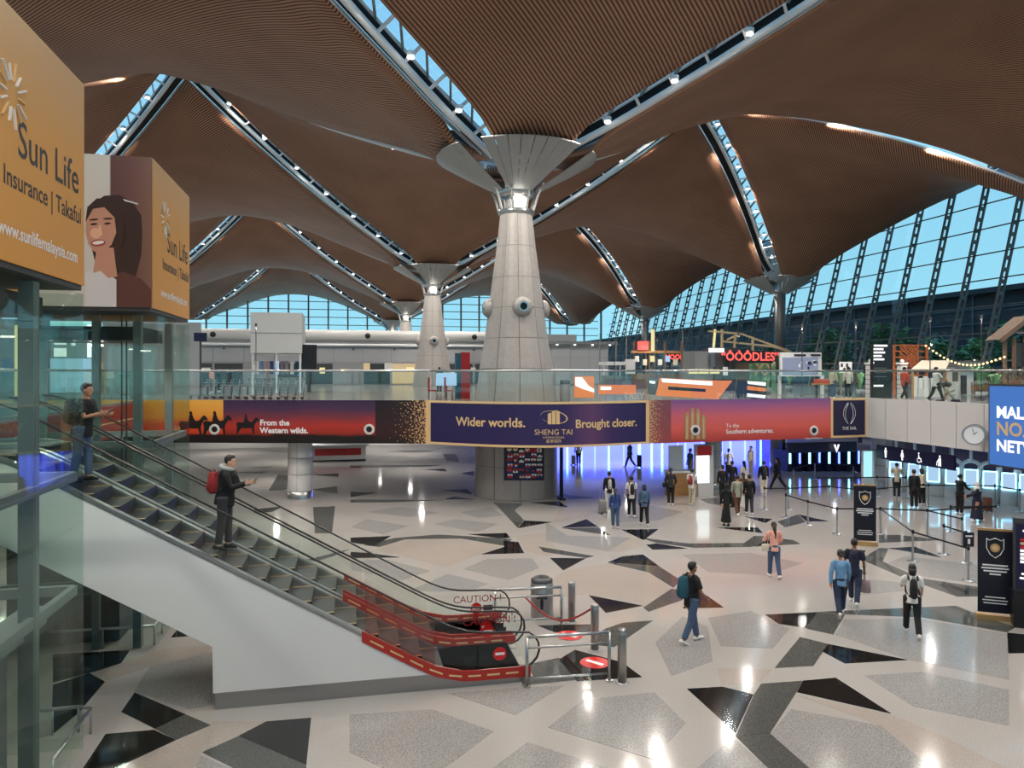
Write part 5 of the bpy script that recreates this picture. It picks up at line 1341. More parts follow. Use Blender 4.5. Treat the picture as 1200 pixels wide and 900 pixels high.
# ================================================================ UNDER THE UPPER FLOOR
def bpx(name, x0, y0, x1, y1, d, th, mt, parent, rz=0.0, push=0.0):
    c = at((x0 + x1) / 2, (y0 + y1) / 2, d + push)
    return MB().box(c, ((x1 - x0) * d / FPX, th, (y1 - y0) * d / FPX), rz).build(name, mt, parent)
def epx(name, px, py, z, label, cat, group=None): return empty(name, fl(px, py, z), label, cat, group)
wu = MB().ab((-50, 60, 0), (51, 60.3, Z_BB)).build('wall_hall_end', 'panel_white'); struct(wu)
led = empty('light_wall', (23, 59.5, 0), 'wall of blue and cyan light tubes at the back of the ground floor', 'light wall')
MB().ab((12.2, 59.6, 0.0), (37, 59.9, Z_BB)).build('back_panel', 'led_deep', led)
random.seed(3)
x = 12.6
while x < 37:
    w_ = random.choice((0.06, 0.10, 0.16, 0.08)); mt = random.choice(('led_blue', 'led_cyan', 'led_blue', 'led_cyan', 'led_blue'))
    MB().ab((x, 59.35, 0.02), (x + w_, 59.5, Z_BB - 0.02)).build('light_tube', mt, led); x += random.uniform(0.55, 1.6)
area('light_wall_glow', (24, 59.2, 1.3), 700, 22, 2.2, (0.12, 0.16, 1.0), (R(-90), 0, 0))
lm = MB().lathe([(0.0, -0.03), (0.14, -0.03), (0.16, 0.0)], n=14).mesh('ceiling_light', 'lamp_soft')
for k, (x, y) in enumerate([(-12, 41), (-4, 41), (4, 44), (-12, 50), (-4, 50), (4, 53), (13, 37), (21, 36), (17, 44), (29, 40), (38, 44), (33, 50), (42, 54), (29, 30), (29, 23), (36, 33), (-9, 56), (2, 57)]):
    link('ceiling_light', lm, slab, Matrix.Translation((x, y, Z_BB)))
    spot('slab_light', (x, y, Z_BB - 0.10), 420 if x < 8 else 170, (1, 0.96, 0.9) if x < 25 else (0.75, 0.82, 1.0), R(165), 0.12, 0.3)
# round white pillars carrying the slab
def pillar(px, py, r, label, rings=True):
    p = fl(px, py); p = p + Vector((p.x, p.y, 0)).normalized() * r
    e = empty('pillar', p, label, 'pillar', 'white pillars under the upper floor')
    z = 0.32
    for k in range(3):
        h = (Z_BB - 0.32) / 3
        for s in range(4):
            MB().lathe([(r, 0.01), (r, h - 0.01), (r - .03, h - .01)], (p.x, p.y, z), 6, a0=s * R(90) + .012 + R(-12), a1=(s + 1) * R(90) - .012 + R(-12)).build('panel', 'panel_white', e, True)
        z += h
    MB().lathe([(r - .02, 0), (r - .02, Z_BB)], p, 24).build('core', 'joint', e)
    MB().lathe([(r + .02, 0.0), (r + .02, 0.31), (r, 0.32)], p, 24).build('base_ring', 'steel', e, True)
pillar(352, 585, 0.56, 'white round pillar with steel base under the sunset banner')
pillar(1033, 571, 0.5, 'white round pillar beside the restroom sign')
pillar(912, 547, 0.5, 'white round pillar left of the dark gates')
pillar(836, 573, 0.42, 'slim white pillar behind the light box')
# service counter on the left
c = fl(396, 541); e = empty('service_counter', c, 'low white counter with a dark red inset behind the round pillar', 'counter')
MB().box(c + Vector((0, 0.8, 0.5)), (3.6, 1.2, 1.0)).build('body', 'panel_white', e); MB().box(c + Vector((0, 0.17, 0.62)), (3.0, 0.06, 0.45)).build('inset', 'red_deep', e)
MB().box(c + Vector((0, 0.8, 1.04)), (4.0, 1.5, 0.08)).build('top', 'white_wall', e); MB().box(c + Vector((0, 0.22, 0.05)), (3.6, 0.1, 0.1)).build('kick_plate', 'black', e)
# flag poster on the column drum
fb = empty('flag_poster', (CX, CY - 2.05, 1.2), 'navy poster of small national flags on the column drum', 'poster')
def on_drum(px, py, r=2.02):
    tn = math.tan(math.atan((px - 600) / FPX) + YAW); a_, b_, c_ = 1 + tn * tn, -2 * (tn * CX + CY), CX * CX + CY * CY - r * r
    y = (-b_ - math.sqrt(b_ * b_ - 4 * a_ * c_)) / (2 * a_); x = tn * y; d = x * SA + y * CA
    return Vector((x, y, EYE - (py - HZ) * d / FPX))
uv_grid('board', [(k / 8, on_drum(590.5 + 47 * k / 8, 563), on_drum(590.5 + 47 * k / 8, 521)) for k in range(9)], 'navy', fb)
random.seed(11)
FC = ['red', 'white_print', 'red', 'navy_dark', 'white_print', 'red', 'screen_blue', 'gold_print']
for r_ in range(6):
    for q in range(6):
        x0 = 594 + q * 7.0 + (r_ % 2) * 0.8; y0 = 525.5 + r_ * 6.0
        if (r_ * 7 + q * 3) % 11 == 5: continue
        cs = random.sample(FC, 3)
        for t in range(2):
            V = [on_drum(x0, y0 + t * 2.3, 2.03), on_drum(x0 + 5.8, y0 + t * 2.3, 2.03), on_drum(x0 + 5.8, y0 + t * 2.3 + 2.3, 2.03), on_drum(x0, y0 + t * 2.3 + 2.3, 2.03)]
            MB().add(V, [(3, 2, 1, 0)]).build('flag_print', cs[t] if cs[t] != 'screen_blue' else 'c_blue', fb)
        V = [on_drum(x0 + 1.9, y0 + 1.2, 2.035), on_drum(x0 + 3.9, y0 + 1.2, 2.035), on_drum(x0 + 3.9, y0 + 3.4, 2.035), on_drum(x0 + 1.9, y0 + 3.4, 2.035)]
        MB().add(V, [(3, 2, 1, 0)]).build('flag_print', cs[2] if cs[2] != 'screen_blue' else 'c_blue', fb)
# purple banner stand beside the drum
p = fl(660, 586); e = empty('banner_stand', p, 'purple banner stand edge-on beside the column drum', 'banner')
MB().box(p + Vector((0, 0.3, 1.3)), (0.06, 0.75, 2.4), R(-8)).build('panel', 'c_navy', e); MB().box(p + Vector((0, 0.3, 0.05)), (0.30, 0.8, 0.1), R(-8)).build('foot', 'black', e)
# light box kiosk with wooden counter
p = fl(820, 582); e = empty('information_kiosk', p, 'white kiosk with glowing light box and red header', 'kiosk')
bpx('body', 815, 521, 834, 582, 35.0, 0.5, 'panel_white', e); bpx('light_box', 815.5, 534, 831.5, 566, 34.7, 0.06, 'screen_white', e)
bpx('header', 817, 522.5, 834, 533.5, 34.68, 0.08, 'red', e)
p = fl(795, 582); e = empty('wooden_counter', p, 'pale wooden counter with a white panel beside the light box', 'counter')
bpx('front', 781, 553, 808, 582, 35.3, 0.5, 'wood_lt', e); bpx('top', 780, 551, 809, 553.5, 35.3, 0.6, 'white_wall', e); bpx('white_panel', 783, 522, 801, 552, 35.6, 0.08, 'white_wall', e)
NTH = ['leftmost of its row', 'second from the left of its row', 'third from the left of its row', 'fourth from the left of its row', 'fifth from the left of its row', 'sixth from the left of its row', 'second from the right of its row', 'rightmost of its row']
# dark entry gates with arrow header
gates = empty('gate_header', at(962, 520, 37.5), 'dark navy overhead sign with a white down arrow above the gates', 'sign')
bpx('board', 918, 518, 1008, 530, 37.5, 0.2, 'navy', gates)
b = MB(); cc = at(980.5, 525.0, 37.35)
MB().add([cc + Vector((x, 0, z)) for x, z in ((-.18, .18), (-.06, .18), (0, -.02), (.06, .18), (.18, .18), (.0, -.25))], [(0, 1, 2, 5), (5, 2, 3, 4)]).build('arrow', 'letter_white', gates)
for px in (918, 1008): bpx('hanger', px - 2, 508, px + 2, 519, 37.5, 0.1, 'dark_grey', gates)
for k in range(8):
    px = 925 + k * 11.5
    p = fl(px, 552.5); e = empty('entry_gate', p, 'dark entry gate pedestal under the arrow sign, ' + NTH[k], 'gate', 'dark entry gates')
    MB().box(p + Vector((0, 0.7, 0.62)), (0.30, 1.5, 1.24)).build('cabinet', 'navy_dark', e); MB().box(p + Vector((0.0, -0.07, 0.85)), (0.10, 0.04, 0.75)).build('status_light', 'led_blue' if k % 2 else 'led_cyan', e)
    MB().box(p + Vector((0.2, 0.7, 0.7)), (0.10, 0.03, 0.9)).build('wing', 'glass_clear', e); MB().box(p + Vector((0, 0.7, 1.45)), (0.24, 0.3, 0.42)).build('reader_head', 'black', e)
p = fl(1017, 574); e = empty('digital_totem', p, 'slim glowing pale cyan screen totem left of the restroom sign', 'screen')
bpx('body', 1010, 528, 1024, 574, 36.8, 0.2, 'panel_white', e); bpx('screen', 1011.5, 529, 1022.5, 560, 36.6, 0.05, 'screen_cyan', e)
# restroom sign
rs_ = empty('restroom_sign', (25.3, 29.4, 2.0), 'navy hanging restroom sign with four white pictograms', 'sign')
ya, yb = ray_x(1027.5, 25.35), ray_x(1118.3, 25.35); zt, zb2 = 2.30, 1.64
MB().ab((25.35, yb, zb2), (25.45, ya, zt)).build('board', 'navy', rs_)
for y in (ya - .3, yb + .3): MB().ab((25.38, y - .03, zt), (25.42, y + .03, Z_BB + .02)).build('hanger', 'steel', rs_)
def picto(f, parts):
    yy = ya + (yb - ya) * f; o = Vector((25.345, yy, (zt + zb2) / 2)); fn = plane_fn(o, (0, -1, 0))
    for kind, a in parts:
        if kind == 'c': V = [fn(a[0] + a[2] * math.cos(t * R(30)), a[1] + a[2] * math.sin(t * R(30))) for t in range(12)]
        else: V = [fn(*q) for q in a]
        MB().add(V, [tuple(range(len(V)))]).build('pictogram', 'letter_white', rs_)
picto(0.13, [('c', (0, .2, .05)), ('p', [(-.09, .13), (.09, .13), (.06, -.1), (.05, -.24), (-.05, -.24), (-.06, -.1)])])
picto(0.36, [('c', (0, .2, .05)), ('p', [(-.06, .13), (.06, .13), (.11, -.08), (.05, -.08), (.05, -.24), (-.05, -.24), (-.05, -.08), (-.11, -.08)])])
picto(0.58, [('c', (-.02, .2, .045)), ('p', [(-.05, .13), (0, .13), (.03, 0), (.12, 0), (.17, -.2), (.12, -.2), (.08, -.05), (-.04, -.05)]), ('p', [(-.05, .0), (-.13, -.1), (-.08, -.22), (.05, -.22), (.09, -.14), (.06, -.14), (.03, -.19), (-.06, -.19), (-.1, -.1), (-.04, -.03)])])
picto(0.83, [('c', (.02, .2, .05)), ('p', [(-.04, .13), (.08, .13), (.10, -.24), (.03, -.24), (.02, -.08), (-.02, -.24), (-.08, -.24)]), ('p', [(-.04, .1), (-.16, -.06), (-.18, -.22), (-.14, -.22), (-.12, -.08), (-.02, .02)])])
# blue-lit service kiosks in a row
def kiosk(px, k):
    f = (px - 1045) / 160; x = 26.5 + 2.4 * f; y = ray_x(px, x)
    e = local_empty('service_kiosk', (x, y, 0), R(-45), 'white arched self-service kiosk with glowing blue screen, ' + NTH[k - 1], 'kiosk', 'blue-lit service kiosks')
    MB().box((0, 0, 0.55), (0.62, 0.5, 1.1)).build('cabinet', 'panel_white', e); MB().box((0, -0.26, 1.05), (0.5, 0.03, 0.75)).build('screen', 'screen_pale', e)
    pts = [(-0.40, 0.02, 0.0)] + [(-0.40 * math.cos(t * R(18)), 0.02, 1.45 + 0.34 * math.sin(t * R(18))) for t in range(11)] + [(0.40, 0.02, 0.0)]
    MB().path(pts, [(0.05, 0.10)] * len(pts), 6).build('arch', 'white_wall', e, True)
    MB().tube((0, 0, 1.75), (0, 0, Z_BB), 0.07, 10).build('stem', 'white_wall', e, True)
    b = MB(); 
    for a, c in (((-.25, .68), (.25, .68)), ((.25, .68), (.25, 1.42)), ((.25, 1.42), (-.25, 1.42)), ((-.25, 1.42), (-.25, .68))): b.bar((a[0], -.285, a[1]), (c[0], -.285, c[1]), .035, .035)
    b.build('screen_glow', 'led_cyan', e)
for k, px in enumerate((1050, 1072, 1094, 1116, 1138, 1160, 1182, 1203)): kiosk(px, k + 1)
area('kiosk_glow', (29.0, 30.0, 1.9), 160, 6, 1.0, (0.35, 0.45, 1.0), (0, R(60), R(180)))
# clock on the white balcony
yk = ray_x(1141, 24.4); ck = empty('wall_clock', (24.4, yk, 3.38), 'round white double-sided clock on the white balcony panels', 'clock')
mc = Matrix.Translation((24.45, yk, 3.38)) @ Matrix.Rotation(R(-68), 4, 'Z') @ Matrix.Rotation(R(90), 4, 'X')
# face turned towards the hall
mc = Matrix.Translation((24.42, yk, 3.38)) @ Vector((-0.75, -0.66, 0)).to_track_quat('Z', 'Y').to_matrix().to_4x4()
link('case', MB().lathe([(0.0, -0.12), (0.40, -0.12), (0.42, -0.10), (0.42, 0.10), (0.36, 0.12), (0.36, 0.09)], n=32).mesh('case', 'dark_grey', True), ck, mc)
link('rim', MB().lathe([(0.42, 0.10), (0.36, 0.125), (0.35, 0.10)], n=32).mesh('rim', 'steel', True), ck, mc)
link('face', MB().lathe([(0.0, 0.10), (0.36, 0.10)], n=32).mesh('face', 'white_print'), ck, mc)
link('hour_hand', MB().bar((0, 0, .108), (.10, .12, .108), .025, .006).mesh('hand', 'black'), ck, mc); link('minute_hand', MB().bar((0, 0, .11), (-.05, .26, .11), .018, .006).mesh('hand', 'black'), ck, mc)
MB().tube((24.5, yk, 3.38), (24.9, yk, 3.38), 0.06, 10).build('bracket', 'steel', ck)
# big blue screen
ya = ray_x(1163, 24.80); sc_ = empty('advert_screen', (24.75, ya - 3, 2.2), 'large blue advertising screen with white capital lettering at right', 'screen')
MB().ab((24.62, ya - 6.5, 2.19), (24.80, ya, 5.43)).build('housing', 'dark_grey', sc_); disp = MB().ab((24.60, ya - 6.42, 2.27), (24.62, ya - 0.06, 5.35)).build('display', 'screen_blue', sc_)
for t, z, s_ in (("MALAYSIA'S", 4.32, 0.62), ('NO.1', 3.68, 0.72), ('NETWORK', 3.02, 0.62)):
    text('lettering', t, s_, plane_fn((24.59, ya - 0.38, z), (0, -1, 0)), 'letter_white' if t != 'NO.1' else 'gold_print', disp, 'LEFT', 0.02)

# ---------------------------------------------------------------- belt barriers
posts = {}
PST = [(895.8, 597.5), (920.8, 606.7), (924, 597.5), (946.7, 615.8), (971.7, 595), (980.8, 625.8), (959, 583), (985.8, 583.3), (1050.8, 595.8), (1061.7, 582.5), (1088, 593), (1031.7, 625.8),
       (1086.7, 628.3), (1114, 623.3), (1127.5, 640), (1069.7, 658), (1106, 649.5), (1166.7, 622.5), (1028, 582), (1134.9, 680.8), (1132, 659.5), (1166, 594), (1012, 600), (1195, 600), (930, 570), (955, 562), (1000, 566)]
post_me = MB().lathe([(0.0, 0.03), (0.16, 0.02), (0.16, 0.0)], n=18).lathe([(0.032, 0.02), (0.032, 0.88)], n=10).mesh('pole', 'steel', True)
head_me = MB().lathe([(0.0, 0.99), (0.035, 0.99), (0.04, 0.97), (0.04, 0.87), (0.0, 0.87)], n=10).mesh('belt_head', 'black', True)
WHERE = ['at the open end of the far lane beside the queue group', 'at the near corner of the queue lanes beside the people', 'just behind the corner post of the lanes', 'second along the diagonal belt from the corner', 'in the far lane halfway to the restroom sign', 'third along the diagonal belt, left of the roll-up banner', 'furthest left by the back lanes', 'in the back lane before the gates', 'near the man in black at the kiosks', 'behind the pair at the kiosks', 'right of the pair at the kiosks', 'just right of the farther roll-up banner', 'in the middle lane right of the farther roll-up banner', 'in the middle lane in front of the robed woman', 'behind the small sign post', 'on the diagonal belt past the farther roll-up banner', 'left of the small sign post', 'at the right end of the middle lane', 'beside the slim cyan totem', 'nearest of all, before the near roll-up banner', 'directly behind the nearest belt post', 'in the far lane at the right beside the suitcase', 'in front of the cyan totem', 'at the far right edge of the lanes', 'in the back lanes nearest the light box', 'in the back lanes before the dark gates', 'in the back lanes right of the dark gates']
for k, (px, py) in enumerate(PST):
    p = fl(px, py); e = empty('belt_post', p, 'steel belt barrier post ' + WHERE[k], 'barrier', 'belt barrier posts'); posts[k] = p
    link('pole', post_me, e, Matrix.Translation(p)); link('belt_head', head_me, e, Matrix.Translation(p))
BELT = [(0, 2), (2, 4), (4, 22), (1, 3), (3, 5), (5, 11), (11, 15), (15, 19), (11, 12), (12, 14), (8, 10), (10, 21), (21, 23), (12, 17), (16, 20), (6, 7), (7, 18), (18, 9), (13, 17), (24, 25), (25, 26), (1, 2), (8, 22)]
belts = {}
for a, c in BELT:
    A, B = posts[a] + Vector((0, 0, .92)), posts[c] + Vector((0, 0, .92))
    d = (B - A).normalized() * 0.042
    def nm(k): return WHERE[k]
    bt = MB().bar(A + d, B - d, 0.006, 0.05).build('barrier_belt', 'black')
    tag(bt, 'black belt from the post ' + ' '.join(nm(a).split()[:9]) + ' to next', 'belt', 'barrier belts')
SHORT = ['open end of the far lane', 'second span of the far lane', 'far lane in front of the totem', 'first span of the diagonal from the corner', 'second span of the diagonal', 'diagonal span behind the farther roll-up banner', 'diagonal span right of the farther roll-up banner', 'nearest diagonal span to the near roll-up banner', 'middle lane right of the farther roll-up', 'middle lane towards the small sign post', 'between the pair at the kiosks', 'kiosk lane behind the suitcase', 'kiosk lane at the right edge', 'middle lane before the robed woman', 'short span at the small sign', 'back lane before the gates, left', 'back lane towards the cyan totem', 'back lane beside the totem', 'middle lane end at the right', 'deep lane by the light box', 'deep lane before the dark gates', 'short span at the lane corner', 'span in front of the white pillar']
for o, s_ in zip([o for o in COL.objects if o.name.startswith('barrier_belt')], SHORT): o['label'] = 'black barrier belt, ' + s_
p = posts[19]; e = empty('post_sign', p + Vector((0, 0, .93)), 'small navy sign on top of the nearest belt post', 'sign')
MB().box(p + Vector((0, 0, 1.17)), (0.30, 0.03, 0.40), R(-12)).build('board', 'navy_dark', e); MB().box(p + Vector((0, 0, .975)), (0.08, 0.05, 0.03), R(-12)).build('clip', 'steel', e)
MB().box(p + Vector((0, -.02, 1.27)), (0.2, 0.006, 0.04), R(-12)).build('print_line', 'white_print', e); MB().box(p + Vector((0, -.02, 1.12)), (0.07, 0.006, 0.14), R(-12)).build('print_figure', 'white_print', e)
# roll-up banners
def rollup(px, py, h, w, label, rz):
    p = fl(px, py); e = local_empty('rollup_banner', p, rz, label, 'banner', 'navy roll-up banners')
    MB().box((0, 0, 0.06), (w + .06, 0.22, 0.12)).build('cassette', 'gold', e); sheet = MB().box((0, 0, h / 2 + .08), (w, 0.02, h - .16)); sheet = sheet.build('sheet', 'navy_dark', e)
    MB().box((0, 0, h), (w + .03, 0.05, 0.05)).build('top_bar', 'gold', e); MB().tube((0, 0.06, 0.1), (0, 0.06, h), 0.012, 6).build('support_pole', 'steel', e)
    sh = [(-.17, .20), (-.12, .16), (0, .21), (.12, .16), (.17, .20), (.17, -.02), (.10, -.16), (0, -.24), (-.10, -.16), (-.17, -.02)]
    f = plane_fn((0, -0.014, h - .42), (1, 0, 0)); k = w / .69
    pts = [f(x * k, z * k) for x, z in sh]
    MB().path(pts + [pts[0]], 0.010, 4).build('shield_outline', 'white_print', sheet)
    MB().add([f(.105 * math.cos(t * R(20)), -.01 + .105 * math.sin(t * R(20))) for t in range(18)], [tuple(range(18))]).build('gold_seal', 'gold', sheet)
    MB().add([f(.06 * math.cos(t * R(20)), -.01 + .06 * math.sin(t * R(20)) ) - Vector((0, .002, 0)) for t in range(18)], [tuple(range(18))]).build('seal_centre', 'gold_print', sheet)
    for q, (z, ww) in enumerate(((1.27, .50), (1.20, .54), (1.13, .46), (1.06, .22), (.52, .40), (.45, .50), (.38, .46))):
        MB().box((0, -0.013, z * h / 2.1), (ww * k, 0.004, 0.035 if q < 4 else .022)).build('print_line', 'white_print', sheet)
rollup(1013.5, 639, 2.05, 0.70, 'farther navy roll-up banner with a gold seal among the belt posts', R(-26))
rollup(1166, 726, 2.14, 0.72, 'nearer navy roll-up banner with a gold seal at the right', R(-32))
# dark digital kiosk at the right edge
p = fl(1216, 735); e = local_empty('digital_kiosk', p, R(-38), 'dark digital kiosk showing rows of flags at the right edge', 'kiosk')
MB().box((0, 0, 1.25), (0.95, 0.16, 2.5)).build('casing', 'dark_grey', e); dsc = MB().box((0, -.085, 1.62), (0.86, 0.02, 1.5)).build('screen', 'navy', e); MB().box((0, 0, .40), (1.0, 0.5, .8)).build('base', 'black', e)
for r_ in range(7):
    for q in range(6):
        MB().box((-.30 + q * .12, -.098, 1.50 + r_ * .085), (.10, .004, .06)).build('flag_print', random.choice(['red', 'letter_white', 'red', 'c_blue', 'gold_print']), dsc)
for z, w_ in ((2.22, .5), (1.22, .55), (1.12, .62)): MB().box((-.05, -.098, z), (w_, .004, .045)).build('print_line', 'letter_white', e)
# ================================================================ UPPER FLOOR: SHOPS, STALLS, TROLLEYS
SB = 80.0
sb = empty('shop_block', (-8, SB, UP), 'long pale shop block with rounded fascia across the upper floor', 'building')
zT = 10.3
MB().ab((-45, SB, UP), (16, SB + 12, zT - .6)).build('wall', 'grey_wall', sb)
MB().tube((-45, SB + .2, zT - .55), (16.2, SB + .2, zT - .55), 0.62, 16).build('fascia', 'panel_white', sb, True)
MB().tube((-45, SB - .35, zT - 1.55), (16.0, SB - .35, zT - 1.55), 0.16, 10).build('lamp_rail', 'white_metal', sb, True)
x = -44.0; k = 0
while x < 15.5:
    MB().ab((x, SB - .05, zT - 3.3), (x + 2.92, SB, zT - 1.75)).build('panel', 'grey_panel', sb)
    if k % 3 != 2:
        wdw = MB().ab((x + .1, SB - .06, UP + .15), (x + 2.85, SB - .02, zT - 3.5)).build('window', 'shop_warm' if k % 5 == 1 else 'dark_grey', sb)
    x += 3.0; k += 1
for x in (-31, -14, 1.5, 13): MB().lathe([(0.3, 0), (0.3, .2), (.18, .3), (.16, .1), (0, .1)], n=14).mesh('air_nozzle', 'black'); 
for x in (-38, -31, -14, 1.5, 13):
    MB().ball((x, SB - .45, zT - .55), (.30, .2, .30), 12, 8).build('air_nozzle', 'black', sb, True)
for k in range(14): MB().box((-43 + k * 4.3, SB - .6, zT - 2.0), (.18, .3, .18)).build('lamp', 'dark_grey', sb)
random.seed(5)
for k in range(24):
    x = -40 + k * 2.3
    MB().box((x, SB - .12, UP + 1.2 + random.random()), (random.uniform(.3, .9), .05, random.uniform(.3, .9))).build('window_display', random.choice(['shop_warm', 'c_red', 'c_white', 'strip_yellow', 'c_teal', 'c_ltblue']), sb)
sb2 = empty('shop_block', (22, SB - 2, UP), 'lower grey panelled block to the right of the nearest column', 'building')
MB().ab((16.5, SB - 3, UP), (27.5, SB + 8, 8.9)).build('wall', 'grey_wall', sb2)
for r_ in range(3):
    for q in range(5): MB().ab((16.55 + q * 2.2, SB - 3.05, UP + .1 + r_ * 1.45), (18.7 + q * 2.2, SB - 3, UP + 1.5 + r_ * 1.45)).build('panel', 'grey_panel', sb2)
MB().ab((16.3, SB - 3.6, 8.9), (28.4, SB + 8, 9.25)).build('roof_edge', 'mid_grey', sb2); MB().ab((16.4, SB - 1, 9.25), (24.5, SB + 6, 10.1)).build('roof_unit', 'grey_panel', sb2)
for k in range(6): MB().box((17.5 + 2 * k, SB - 3.62, 8.85), (.2, .1, .1)).build('lamp', 'lamp_soft', sb2)
# white cube over a glazed kiosk
d = 50.0; e = epx('advert_cube', 324, 460, UP, 'large plain grey-white cube above a glazed kiosk on the upper floor', 'kiosk')
c = at(324, 390, d)
MB().box((c.x, c.y + 1.6, c.z), (3.35, 3.35, 2.75)).build('cube', 'panel_white', e)
for z in (c.z - .02,): MB().box((c.x, c.y - .08, z), (3.36, .02, .03)).build('seam', 'mid_grey', e)
for dx in (-1.55, 0, 1.55):
    MB().box((c.x + dx, c.y + .1, (c.z - 1.37 + UP) / 2), (.12, .12, c.z - 1.37 - UP)).build('post', 'white_metal', e)
for k in range(9):
    MB().box((c.x - 1.35 + k * .33, c.y + .5 + (k % 3) * .2, UP + 1.7), (.22, .2, .9)).build('goods', ['c_white', 'c_ltblue', 'c_pink', 'c_blue', 'screen_pale', 'c_mauve', 'c_grey', 'c_white', 'c_teal'][k], e)
MB().box((c.x, c.y + 1.6, UP + .5), (3.2, 3.0, 1.0)).build('counter', 'mid_grey', e)
bd = epx('menu_board', 362, 458, UP, 'dark square board beside the grey-white cube', 'board'); bpx('board', 354, 404, 371, 433, 51, .2, 'black', bd); bpx('post', 360, 430, 364, 460, 51, .15, 'dark_grey', bd)
# luggage trolleys in a nested row
def trolley_proto():
    e = local_empty('luggage_trolley', (0, 0, 0), 0)
    MB().path([(-.42, -.25, .16), (.42, -.18, .12), (.42, .18, .12), (-.42, .25, .16)], .018, 6).build('base_frame', 'steel', e)
    MB().box((.0, 0, .15), (.8, .4, .02)).build('platform', 'dark_grey', e)
    MB().path([(-.42, -.27, .14), (-.50, -.27, 1.0), (-.50, .27, 1.0), (-.42, .27, .14)], .02, 6).build('upright', 'steel', e)
    MB().tube((-.53, -.29, 1.03), (-.53, .29, 1.03), .03, 8).build('handle', 'c_navy', e)
    b = MB()
    for z in (.55, .68, .82): b.path([(-.47, -.25, z), (-.25, -.2, z), (-.25, .2, z), (-.47, .25, z)], .01, 5)
    b.build('basket', 'steel', e)
    MB().box((-.46, 0, .42), (.03, .4, .45)).build('advert_plate', 'dark_grey', e)
    for x, y in ((-.38, -.25), (-.38, .25), (.38, 0)): MB().path([(x, y - .02, .07), (x, y + .02, .07)], .07, 10).build('wheel', 'rubber', e)
    return e
tp = trolley_proto(); bpy.context.view_layer.update(); kids(tp)
ORD = ['first', 'second', 'third', 'fourth', 'fifth', 'sixth', 'seventh', 'eighth', 'ninth', 'tenth', 'eleventh', 'twelfth', 'thirteenth', 'fourteenth']
for k in range(13):
    o = tp if k == 0 else copy_tree(tp)
    q = fl(228 + k * 9.6, 467.3 + 0.12 * k, UP); o.location = q + Vector((0, 1.0, 0)); o.rotation_euler.z = R(178)
    tag(o, f'steel luggage trolley behind the glass, {ORD[k]} from the left', 'trolley', 'row of luggage trolleys')
# red and blue kiosk by the column
d = 39.0
e = epx('promotion_stand', 530, 467, UP, 'red and blue promotion stand with a pale screen left of the column', 'kiosk')
bpx('red_panel', 540, 413, 550, 467, d, .5, 'red_deep', e); bpx('blue_panel', 533.5, 414, 540, 467, d, .4, 'c_teal', e); bpx('screen', 511, 437, 535, 452, d - .5, .12, 'screen_pale', e); bpx('screen_leg', 522, 452, 524, 467, d - .5, .1, 'dark_grey', e)
for px, lb in ((507, 'red chair left of the pale screen upstairs'), (526, 'red chair under the pale screen upstairs')):
    q = fl(px, 468, UP); ch = empty('chair', q, lb, 'chair', 'red chairs by the promotion stand')
    MB().box(q + Vector((0, 0, .45)), (.45, .45, .07)).build('seat', 'red_deep', ch); MB().box(q + Vector((-.2, .0, .8)), (.06, .45, .65)).build('backrest', 'red_deep', ch)
    for sx in (-.19, .19):
        for sy in (-.19, .19): MB().tube(q + Vector((sx, sy, 0)), q + Vector((sx, sy, .42)), .015, 6).build('leg', 'black', ch)
q = fl(662, 470, UP); e = empty('litter_bin', q, 'dark cylindrical bin at the right foot of the column upstairs', 'bin')
MB().lathe([(.24, 0), (.24, .95), (.2, 1.0), (.0, 1.0)], q, 18).build('body', 'mid_grey', e, True); MB().lathe([(.245, .82), (.245, .96), (.2, 1.02)], q, 18).build('lid', 'dark_grey', e, True)
# glowing panels behind the balustrade glass, painted as reflections of screens
def glass_reflection(outline, mt, label, deco):
    e = empty('reflection_panel', on_right(outline[0][0], outline[0][1], -.24), label, 'reflection', 'painted screen reflections on the balustrade')
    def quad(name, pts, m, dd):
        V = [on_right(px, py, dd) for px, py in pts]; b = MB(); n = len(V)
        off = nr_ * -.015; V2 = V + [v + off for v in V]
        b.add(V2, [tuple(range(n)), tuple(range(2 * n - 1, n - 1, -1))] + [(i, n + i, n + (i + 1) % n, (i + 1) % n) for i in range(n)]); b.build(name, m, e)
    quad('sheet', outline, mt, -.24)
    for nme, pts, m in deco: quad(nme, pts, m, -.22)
glass_reflection([(776, 443), (846, 446), (862, 446), (845, 468), (772, 464)], 'orange_reflection', 'wide orange painted screen reflection with white lettering on the right balustrade',
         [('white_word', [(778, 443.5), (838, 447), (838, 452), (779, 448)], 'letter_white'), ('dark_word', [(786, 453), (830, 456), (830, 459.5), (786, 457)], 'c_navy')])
glass_reflection([(762, 442), (774, 443), (771, 463), (762, 462)], 'mid_grey', 'narrow grey painted reflection left of the wide orange one', [('white_word', [(764, 446), (771, 447), (770, 450), (764, 449)], 'letter_white')])
glass_reflection([(868, 446), (902, 447), (902, 468), (864, 467)], 'dark_grey', 'dark painted reflection with white words right of the wide orange one',
         [('white_word', [(879, 446.5), (901, 448), (901, 452.5), (880, 450)], 'letter_white'), ('orange_word', [(879, 452), (901, 455), (901, 459), (879, 457)], 'orange_reflection'), ('white_word', [(879, 461), (901, 463.5), (900, 467), (879, 465)], 'letter_white')])
